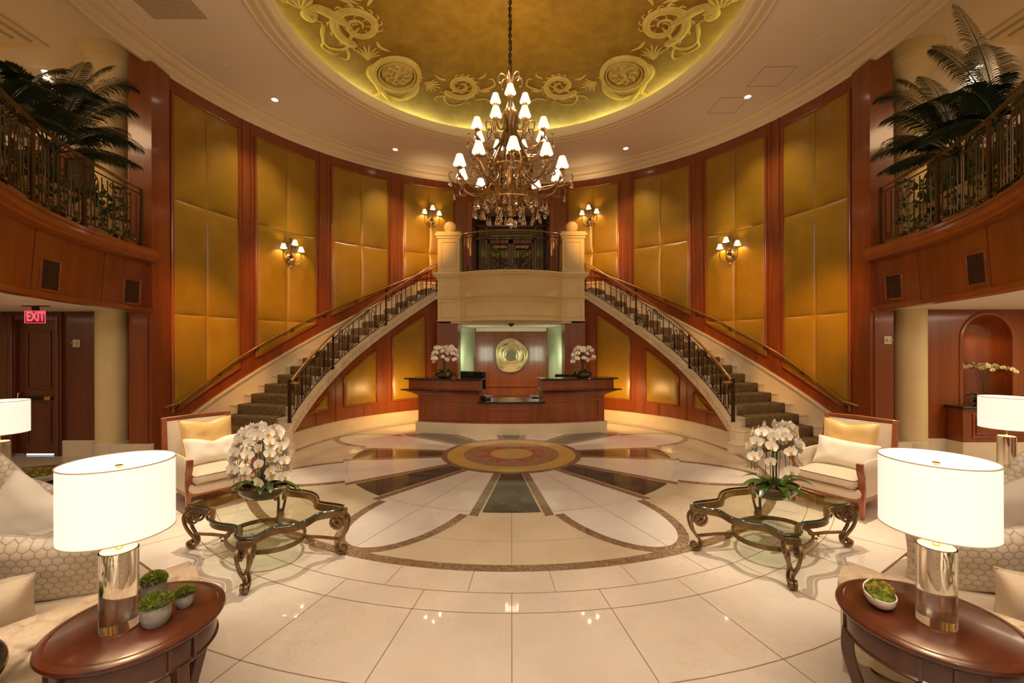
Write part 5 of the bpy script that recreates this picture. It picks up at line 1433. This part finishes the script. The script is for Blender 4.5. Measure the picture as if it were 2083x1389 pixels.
def armchair(x, y, rot, label, sd):
    W_, D_ = .74, .80
    t = thing('armchair', label, 'armchair', (x, y, 0), rot, 'cream armchairs with cherry wood frames')
    hx = W_ / 2
    m = MB(); m.bx(-hx + .02, hx - .02, -D_ / 2 + .01, D_ / 2 - .03, .175, .23)
    m.build('seat_rail', WOODC, t, bevel=.01)
    for sx in (-1, 1):
        for sy in (-1, 1):
            m = MB(); px, py = sx * (hx - .035), sy * (D_ / 2 - .04)
            m.sweep([(px, py, .22), (px, py + (.03 if sy > 0 else -.0), 0)], rect_prof(.05, .05), (0, 1, 0), sc=[1, .6]); m.build('leg', WOODC, t, 30)
    m = MB(); pad(m, -hx + .015, hx - .015, -D_ / 2 - .01, D_ / 2 - .05, .20, .31, .02, .01); m.build('seat_base', FABRIC, t, 60)
    m = MB(); pad(m, -hx + .07, hx - .07, -D_ / 2 - .035, D_ / 2 - .12, .30, .415, .03, .03); sc_ = m.build('seat_cushion', FABRIC, t, 60)
    m = MB()
    for z in (.315, .40): m.tube([( (hx - .075) * cx, y_, z) for cx, y_ in ((-1, D_ / 2 - .14), (-1, -D_ / 2 - .02), (-.96, -D_ / 2 - .035), (.96, -D_ / 2 - .035), (1, -D_ / 2 - .02), (1, D_ / 2 - .14))], .005, 5)
    m.build('piping', WOODD, sc_, 60)
    for sx in (-1, 1):
        m = MB(); x0, x1 = sorted((sx * (hx - .075), sx * (hx - .005))); pad(m, x0, x1, -D_ / 2 + .05, D_ / 2 - .04, .24, .585, .02, .012); m.build('arm_panel', FABRIC, t, 60)
        m = MB(); P = smooth_path([(sx * (hx - .04), -D_ / 2 + .03, .20), (sx * (hx - .04), -D_ / 2 + .06, .38), (sx * (hx - .04), -D_ / 2 + .01, .50), (sx * (hx - .04), -D_ / 2 + .005, .59)], 5)
        m.sweep(P, rect_prof(.038, .058), (1, 0, 0)); 
        for q in (-.016, 0, .016): m.sweep([p + Vector((q, -.02, 0)) for p in P[:16]], rect_prof(.006, .006), (1, 0, 0))
        m.build('arm_front', WOODC, t, 50, bevel=.004)
        m = MB(); m.sweep(smooth_path([(sx * (hx - .02), D_ / 2 - .04, .20), (sx * (hx - .02), D_ / 2 + .0, .60), (sx * (hx - .03), D_ / 2 + .07, .95)], 6), rect_prof(.045, .05), (1, 0, 0)); m.build('back_post', WOODC, t, 50, bevel=.006)
    m = MB(); m.sweep([(-hx, D_ / 2 + .07, .945), (0, D_ / 2 + .085, .955), (hx, D_ / 2 + .07, .945)], rect_prof(.045, .05), (0, 0, 1)); m.build('top_rail', WOODC, t, 50, bevel=.008)
    m = MB()
    def fb2(u, v): return ((u * 2 - 1) * (hx - .045), D_ / 2 - .06 + .11 * v - .05 * (1 - (u * 2 - 1) ** 4) * sin(pi * min(1, v * .9 + .1)), lerp(.30, .925, v))
    m.grid(fb2, 20, 16); m.grid(lambda u, v: ((u * 2 - 1) * (hx - .045), D_ / 2 - .0 + .075 * v, lerp(.22, .925, v)), 4, 4); m.build('back_pad', FABRIC, t, 60, fix=False)
    M = Matrix.Translation((x, y, 0)) @ Matrix.Rotation(rot, 4, 'Z')
    def wp(p): return tuple(M @ Vector(p))
    pillow('pillow', SATIN, 'gold satin square pillow leaning in the back of the %s armchair' % sd, wp((.0 if sd == 'right' else .02, .19, .70)), .56, .50, .15, (radians(-13), 0, rot), 'armchair pillows')
    pillow('pillow', WHITEF, 'ivory lumbar pillow in front of the gold one on the %s armchair' % sd, wp((.03, .03, .575)), .60, .34, .17, (radians(-24), radians(3), rot + .05), 'armchair pillows', .05 if sd == 'left' else .0)
    return t
armchair(-3.62, 5.16, radians(53), 'cream armchair with cherry wood frame behind the left coffee table', 'left')
armchair(3.80, 4.93, radians(-60), 'cream armchair with cherry wood frame behind the right coffee table', 'right')

def sofa(s, label):
    ax = Vector((s * 1.95 + (-.0 if s > 0 else .06), 2.45 if s > 0 else 2.47, 0)); rot = s * radians(33)
    t = thing('sofa', label, 'sofa', tuple(ax), rot, None)
    Lq, D_ = 2.32, .95
    def mb(): q = MB(); q.sx = s; return q
    m = mb(); m.bx(0, Lq, -D_, -.06, .10, .30); m.build('seat_frame', FABRICT, t, bevel=.02)
    for (x, y) in ((.02, -.10), (Lq - .02, -.10), (.02, -D_ + .04), (Lq - .02, -D_ + .04)):
        m = mb(); m.lathe([(.02, 0), (.035, .04), (.028, .10)], (x, y, 0), 12); m.build('leg', WOODT, t, 40)
    for k in range(3):
        m = mb(); x0 = .02 + k * (Lq - .04) / 3; pad(m, x0 + .004, x0 + (Lq - .04) / 3 - .004, -D_ + .22, -.02, .29, .43, .03, .022); cq = m.build('seat_cushion', FABRIC, t, 60)
        m = mb(); m.tube([(x0 + .01, -D_ + .3, .42), (x0 + .01, -.03, .42), (x0 + (Lq - .04) / 3 - .01, -.03, .42), (x0 + (Lq - .04) / 3 - .01, -D_ + .3, .42)], .006, 5); m.build('piping', WOODM, cq, 60)
    def roll(fnp, n_len, prof, tuft, name):
        m = mb(); nu = len(prof)
        def g(u, v):
            i = u * (nu - 1); k = min(int(i), nu - 2); f_ = i - k; a, z = lerp(prof[k][0], prof[k + 1][0], f_), lerp(prof[k][1], prof[k + 1][1], f_)
            dd = 1
            cu_, cv = u * tuft[0], v * tuft[1]
            # diamond tufting
            p = (cu_ + cv) % 1 - .5; q = (cu_ - cv) % 1 - .5
            dent = .030 * exp(-((abs(p) - .5) ** 2 + (abs(q) - .5) ** 2) / .02) + .010 * max(exp(-((abs(p) - .5) / .07) ** 2), exp(-((abs(q) - .5) / .07) ** 2))
            cxp, czp = prof[nu // 2][0] * 0 + sum(x for x, _ in prof) / nu, sum(z_ for _, z_ in prof) / nu
            l = sqrt((a - cxp) ** 2 + (z - czp) ** 2) or 1
            return fnp(a - (a - cxp) / l * dent, v, z - (z - czp) / l * dent)
        m.grid(g, 64, n_len)
        for v in (0, 1): 
            ring = [fnp(a, v, z) for a, z in prof]; m.add(ring, [tuple(range(len(ring)))])
        return m.build(name, FABRICT, t, 60, fix=False)
    def rollprof(c0, zc, r, inner, outer, zb):
        P = [(inner, .30), (inner, zc - r * .8)]
        for i in range(15): a = radians(-150 + 300 * 0 + i * 16); P.append((c0 - r * cos(radians(20 + i * 16)) * (1), zc + r * sin(radians(-20 + i * 16)) if False else zc + r * sin(radians(20 + i * 16) - 0.7)))
        return P
    # arms: rounded roll flaring outwards
    for side_ in (0, 1):
        sg = -1 if side_ == 0 else 1; x_in = 0 if side_ == 0 else Lq
        prof = [(x_in, .32), (x_in + sg * .0, .46)] + [(x_in + sg * (.11 - .12 * cos(radians(a))), .50 + .105 * sin(radians(a))) for a in range(0, 200, 18)] + [(x_in + sg * .19, .40), (x_in + sg * .18, .12)]
        roll(lambda a, v, z: (a, lerp(-D_ + .02, -.01, v), z), 70, prof, (3.2, 4.4), 'rolled_arm')
    prof = [(-D_ + .24, .32), (-D_ + .20, .60)] + [(-D_ + .09 + .11 * cos(radians(a)), .70 + .11 * sin(radians(a))) for a in range(-10, 200, 18)] + [(-D_ + .02, .5), (-D_ + .02, .12)]
    roll(lambda a, v, z: (lerp(-.12, Lq + .12, v), a, z), 110, prof, (3.5, 9), 'tufted_back')
    return t
sofa(-1, 'cream tufted rolled-arm sofa on the left behind the lower left table')
sofa(1, 'cream tufted rolled-arm sofa on the right behind the lower right table')
def sp(s, lx, ly, z):      # point in sofa space
    c, q = cos(radians(33)), sin(radians(33)); bx_ = 1.95 if s > 0 else 1.89; by = 2.45 if s > 0 else 2.47
    return (s * (bx_ + c * lx - q * ly), by + q * lx + c * ly, z)
GS = 'sofa pillows'
pillow('pillow', HEX, 'hexagon-patterned pillow at the near end of the left sofa, beside the lamp', sp(-1, .36, -.45, .64), .60, .48, .16, (radians(22), radians(6), radians(24)), GS)
pillow('pillow', WHITEF, 'ivory pillow standing on its corner in the middle of the left sofa', sp(-1, 1.32, -.40, .66), .52, .52, .15, (radians(8), radians(38), radians(20)), GS)
pillow('pillow', GREYF, 'pale linen pillow lying behind the near hexagon pillow on the left sofa', sp(-1, .95, -.36, .57), .56, .40, .14, (radians(48), radians(-10), radians(18)), GS)
pillow('pillow', HEX, 'hexagon-patterned pillow at the far end of the left sofa by the moss bowl', sp(-1, 1.92, -.42, .71), .48, .48, .15, (radians(8), radians(42), radians(22)), GS)
pillow('pillow', FABRIC, 'plump cream cushion in the near back corner of the left sofa', sp(-1, .22, -.74, .56), .40, .36, .20, (radians(20), radians(0), radians(40)), GS)
pillow('pillow', HEX, 'hexagon-patterned pillow at the near end of the right sofa, beside the lamp', sp(1, .44, -.41, .64), .62, .48, .16, (radians(22), radians(-8), radians(-24)), GS)
pillow('pillow', GREYF, 'pale grey pillow in the middle of the right sofa at the picture edge', sp(1, 1.45, -.38, .66), .60, .52, .16, (radians(10), radians(-18), radians(-20)), GS)
pillow('pillow', HEX, 'hexagon-patterned pillow at the far end of the right sofa', sp(1, 2.02, -.36, .70), .48, .48, .15, (radians(8), radians(-40), radians(-20)), GS)
pillow('pillow', FABRIC, 'plump cream cushion in the near back corner of the right sofa', sp(1, .24, -.72, .56), .44, .38, .20, (radians(20), 0, radians(-40)), GS)
# ================================================================== ORCHIDS
def blossom_mesh(pm):
    m = MB()
    def petal(a, L0, w_, bend, base=.0):
        rows = []
        for i in range(5):
            t = i / 4; r = base + L0 * t; ww = w_ * sin(pi * (t * .82 + .12)) ** .8; z = bend * t * t
            c0 = Vector((r * cos(a), -.004 - z, r * sin(a))); sd = Vector((-sin(a), 0, cos(a)))
            rows.append([tuple(c0 - sd * ww + Vector((0, -.25 * ww * .6, 0))), tuple(c0), tuple(c0 + sd * ww + Vector((0, -.25 * ww * .6, 0)))])
        m.loft(rows, False, False)
    for a in (radians(8), radians(172)): petal(a, .046, .027, .004)
    for a in (radians(90), radians(218), radians(322)): petal(a, .040, .015, .010)
    m.mi = 1; m.ball((0, -.012, -.004), .008, (1, 1.2, 1), 6, 4)
    rows = [[(-.007, -.012, -.008), (0, -.020, -.010), (.007, -.012, -.008)], [(-.011, -.016, -.018), (0, -.022, -.020), (.011, -.016, -.018)], [(-.003, -.012, -.03), (0, -.014, -.032), (.003, -.012, -.03)]]
    m.loft(rows, False, False)
    return m
BL = {}
def orchid(label, loc, k, nst, per, rnd, pm=PETAL, bowl=(.20, .13, .085), spread=.20, height=.62, droop=.16, lv=10, rz=0, bk=1.0, cat='orchid', name='potted_orchid', grp='white orchid arrangements'):
    t = thing(name, label, cat, loc, rz, grp)
    bx_, by_, bh = bowl
    m = MB(); rings = []
    for q, z in ((.45, 0), (.55, .0), (.60, .10), (.66, .16), (.82, .35), (.96, .62), (1.0, .86), (1.03, .90), (1.0, .96), (.97, 1.0), (.90, .97), (.88, .85), (.001, .80)):
        rings.append([(bx_ * q * cos(2 * pi * i / 40), by_ * q * sin(2 * pi * i / 40), bh * z) for i in range(40)])
    m.loft(rings, True, True); m.build('bowl', BOWL, t, 40)
    m = MB()
    for _ in range(60):
        a = rnd.uniform(0, 6.28); q = sqrt(rnd.random()) * .82; m.ball((bx_ * q * cos(a), by_ * q * sin(a), bh * .88), rnd.uniform(.008, .022) * k, (1, rnd.uniform(.5, 1), .6), 6, 4)
    o = m.build('bark_chips', BARK, t, 60); o['kind'] = 'stuff'
    for i in range(lv):
        a = 2 * pi * i / lv + rnd.uniform(-.3, .3); L0 = rnd.uniform(.20, .29) * k; el = rnd.uniform(.35, 1.0); u = Vector((cos(a), sin(a), 0)); sd = Vector((-sin(a), cos(a), 0)); rows = []
        b0 = Vector((bx_ * .3 * cos(a), by_ * .3 * sin(a), bh * .9))
        for j in range(9):
            q = j / 8; c0 = b0 + u * L0 * q * cos(el * (1 - q * .3)) + Vector((0, 0, L0 * (sin(el) * q * 1.2 - .75 * q * q))); ww = .040 * k * sin(pi * min(.97, q * .88 + .10)) ** .7
            rows.append([tuple(c0 - sd * ww + Vector((0, 0, ww * .35))), tuple(c0), tuple(c0 + sd * ww + Vector((0, 0, ww * .35)))])
        m = MB(); m.loft(rows, False, False); m.build('leaf', LEAF, t, 80, fix=False)
    key = pm.name
    for i in range(nst):
        a = 2 * pi * (i + .3) / nst + rnd.uniform(-.2, .2); u = Vector((cos(a), sin(a) * .8, 0)); hh = height * rnd.uniform(.86, 1.0); sp_ = spread * rnd.uniform(.75, 1.1)
        P = smooth_path([(0.02 * cos(a), .02 * sin(a), bh * .9), u * .02 + Vector((0, 0, hh * .55)), u * sp_ * .30 + Vector((0, 0, hh * .92)), u * sp_ * .75 + Vector((0, 0, hh)), u * sp_ * 1.15 + Vector((0, 0, hh - droop * .55)), u * sp_ * 1.28 + Vector((0, 0, hh - droop * 1.5))], 8)
        m = MB(); m.tube(P, .003 * k, 5); m.tube([(.03 * cos(a), .03 * sin(a), bh * .9), tuple(Vector(P[int(len(P) * .45)]) + Vector((.004, 0, 0)))], .002, 5); st = m.build('flower_stem', STEM, t, 60)
        n0 = int(len(P) * .42)
        for j in range(per):
            q = n0 + (len(P) - 1 - n0) * (j + .3) / per; p = P[min(int(q), len(P) - 1)]
            side_ = 1 if j % 2 else -1; sd = Vector((-u.y, u.x, 0)).normalized()
            d = (u * .7 + sd * side_ * .8 + Vector((rnd.uniform(-.3, .3), rnd.uniform(-.7, .0), rnd.uniform(-.3, .2)))).normalized()
            c0 = p + sd * side_ * .030 * k * bk + u * .012 + Vector((0, 0, rnd.uniform(-.012, .008)))
            if key not in BL: BL[key] = blossom_mesh(pm).build('blossom', [pm, LIP], t, 60, fix=False); b = BL[key]
            else: b = BL[key].copy(); COL.objects.link(b); b.parent = t
            b.location = c0; z = k * bk * rnd.uniform(.92, 1.12); b.scale = (z, z, z)
            b.rotation_euler = (rnd.uniform(-.35, .15), rnd.uniform(-.3, .3), atan2(d.x, -d.y))
    return t
rnd = random.Random(11)
orchid('white orchids cascading from a dark oval bowl on the left glass coffee table', (-2.31, 3.97, .421), 1, 9, 11, rnd, spread=.175, height=.66, droop=.30, bk=1.25, bowl=(.235, .16, .115))
orchid('white orchids in a dark oval bowl on the right glass coffee table', (2.43, 3.95, .421), 1, 7, 9, rnd, spread=.175, height=.66, droop=.24, bk=1.2, rz=.2, bowl=(.235, .16, .115))
orchid('white orchids in a low bronze bowl on the left wing of the desk', (-1.43, 9.16, 1.166), 1.1, 8, 8, rnd, bowl=(.21, .16, .11), spread=.22, height=.68, droop=.20, bk=1.1)
orchid('white orchids in a low bronze bowl on the right wing of the desk', (1.53, 9.16, 1.166), 1.1, 8, 8, rnd, bowl=(.21, .16, .11), spread=.20, height=.68, droop=.20, bk=1.1)
orchid('pale yellow orchids arching inside the arched wall niche', (8.05, 7.30, .836), 1, 5, 7, rnd, PETALY, bowl=(.16, .12, .09), spread=.34, height=.72, droop=.05, bk=.95)

# ================================================================== PALMS, IVY PLANTERS
def palm(label, loc, fronds, rnd, stems=5):
    t = thing('palm', label, 'palm', loc, 0, None)
    m = MB()
    for i in range(stems):
        a = 2 * pi * i / stems; m.tube([(.05 * cos(a), .05 * sin(a), .0), (.06 * cos(a), .06 * sin(a), .62)], .014, 6)
    m.build('cane', STEM, t, 60)
    for (az, L0, up, droop) in fronds:
        a = radians(az); u = Vector((cos(a), sin(a), 0)); sd = Vector((-sin(a), cos(a), 0))
        b0 = Vector((.05 * cos(a), .05 * sin(a), .50)); P = []
        n = 30
        for i in range(n + 1):
            q = i / n; P.append(b0 + u * L0 * (q * cos(radians(up)) * .8 + .22 * q * q) + Vector((0, 0, L0 * (sin(radians(up)) * q * 1.42 - droop * q * q * q))))
        m = MB(); m.tube(P, [lerp(.010, .002, i / n) for i in range(n + 1)], 5)
        for i in range(7, n + 1):
            for f_ in (0, .5):
                if i == n and f_: continue
                p = P[i].lerp(P[min(i + 1, n)], f_); t_ = (P[min(i + 1, n)] - P[i - 1]).normalized(); q = (i + f_) / n
                ll = .40 * sin(pi * (q * .80 + .12)) * min(1, L0) * rnd.uniform(.85, 1.08)
                for s_ in (-1, 1):
                    d = (sd * s_ * .9 + t_ * .75 + Vector((0, 0, .10))).normalized(); wv = t_ * .0085; dr = Vector((0, 0, -1))
                    a0, a1, a2, a3 = p, p + d * ll * .35 + dr * .02 * ll, p + d * ll * .72 + dr * .16 * ll, p + d * ll * .98 + dr * .42 * ll
                    m.add([tuple(a0 - wv * .5), tuple(a0 + wv * .5), tuple(a1 - wv), tuple(a1 + wv), tuple(a2 - wv * .8), tuple(a2 + wv * .8), tuple(a3)], [(0, 1, 3, 2), (2, 3, 5, 4), (4, 5, 6)])
        m.build('frond', PALM, t, 80, fix=False)
    return t
def planter(s, p0, p1, label, label2):
    t = thing('ivy_planter', label, 'planter')
    m = MB(); arcbox(m, s, p0, p1, lambda p: rr_(p) + .22, lambda p: rr_(p) + .62, ML, 3.88); m.build('trough', CREAM, t, 30, bevel=.01)
    m = MB(); arcbox(m, s, p0 - .2, p1 + .2, lambda p: rr_(p) + .20, lambda p: rr_(p) + .64, 3.86, 3.91); m.build('rim', CREAM, t, 30, bevel=.008)
    e = t
    m = MB(); rnd = random.Random(3 if s > 0 else 4); k = 0
    for i in range(900):
        p = rnd.uniform(p0, p1); r = rr_(p) + rnd.uniform(.12, .62); z = 3.90 + rnd.uniform(-.02, .22) * (1 if rnd.random() < .8 else 1.6)
        if rnd.random() < .30: r = rr_(p) + rnd.uniform(.08, .22); z = rnd.uniform(3.45, 3.95)
        if p > p1 - 3.5 and rnd.random() < .6: r = rr_(p) + rnd.uniform(.06, .2); z = rnd.uniform(3.42, 4.3)
        c0 = Vector(pol(s, p, r, z)); S = rnd.uniform(.035, .06)
        q = Matrix.Rotation(rnd.uniform(0, 6.28), 3, 'Z') @ Matrix.Rotation(rnd.uniform(.4, 1.5), 3, 'X')
        sh = [(0, -.2), (.45, -.5), (.75, .0), (.5, .55), (0, 1.25), (-.5, .55), (-.75, 0), (-.45, -.5)]
        m.add([tuple(c0 + q @ Vector((x * S, y * S, .12 * S * abs(x)))) for x, y in sh], [tuple(range(8))])
    o = m.build('ivy_leaves', IVY, e, 0, fix=False); o['kind'] = 'stuff'
    m = MB()
    for i in range(14):
        p = rnd.uniform(p0, p1); m.tube([pol(s, p + j * .25 * rnd.uniform(-1, 1), rr_(p) + .45 - .08 * min(j, 4), 3.92 + .06 * sin(j) - max(0, j - 3) * .10) for j in range(7)], .003, 4)
    m.build('vine', STEM, e, 60)
planter(-1, -30, 3.0, 'long cream planter trough with glossy trailing ivy behind the left gallery railing', '')
planter(1, -30, 2.2, 'long cream planter trough with glossy trailing ivy behind the right gallery railing', '')
rnd = random.Random(21)
def trough(s, p): q = pol(s, p, rr_(p) + .42, 3.895); return q
FL = [(38, 1.45, 66, .50), (15, 1.15, 50, .50), (60, 1.35, 76, .30), (95, 1.25, 80, .2), (-15, 1.05, 52, .5), (130, 1.2, 62, .4), (165, 1.15, 55, .5), (200, 1.1, 60, .5), (235, 1.0, 62, .5), (-60, .95, 55, .5), (50, 1.0, 35, .45), (80, 1.1, 45, .4), (5, .95, 25, .40), (-35, .9, 30, .4), (110, .95, 35, .4), (28, .85, 12, .30), (150, 1.0, 30, .4), (70, .8, 20, .3), (-80, .8, 40, .5), (270, .9, 70, .4)]
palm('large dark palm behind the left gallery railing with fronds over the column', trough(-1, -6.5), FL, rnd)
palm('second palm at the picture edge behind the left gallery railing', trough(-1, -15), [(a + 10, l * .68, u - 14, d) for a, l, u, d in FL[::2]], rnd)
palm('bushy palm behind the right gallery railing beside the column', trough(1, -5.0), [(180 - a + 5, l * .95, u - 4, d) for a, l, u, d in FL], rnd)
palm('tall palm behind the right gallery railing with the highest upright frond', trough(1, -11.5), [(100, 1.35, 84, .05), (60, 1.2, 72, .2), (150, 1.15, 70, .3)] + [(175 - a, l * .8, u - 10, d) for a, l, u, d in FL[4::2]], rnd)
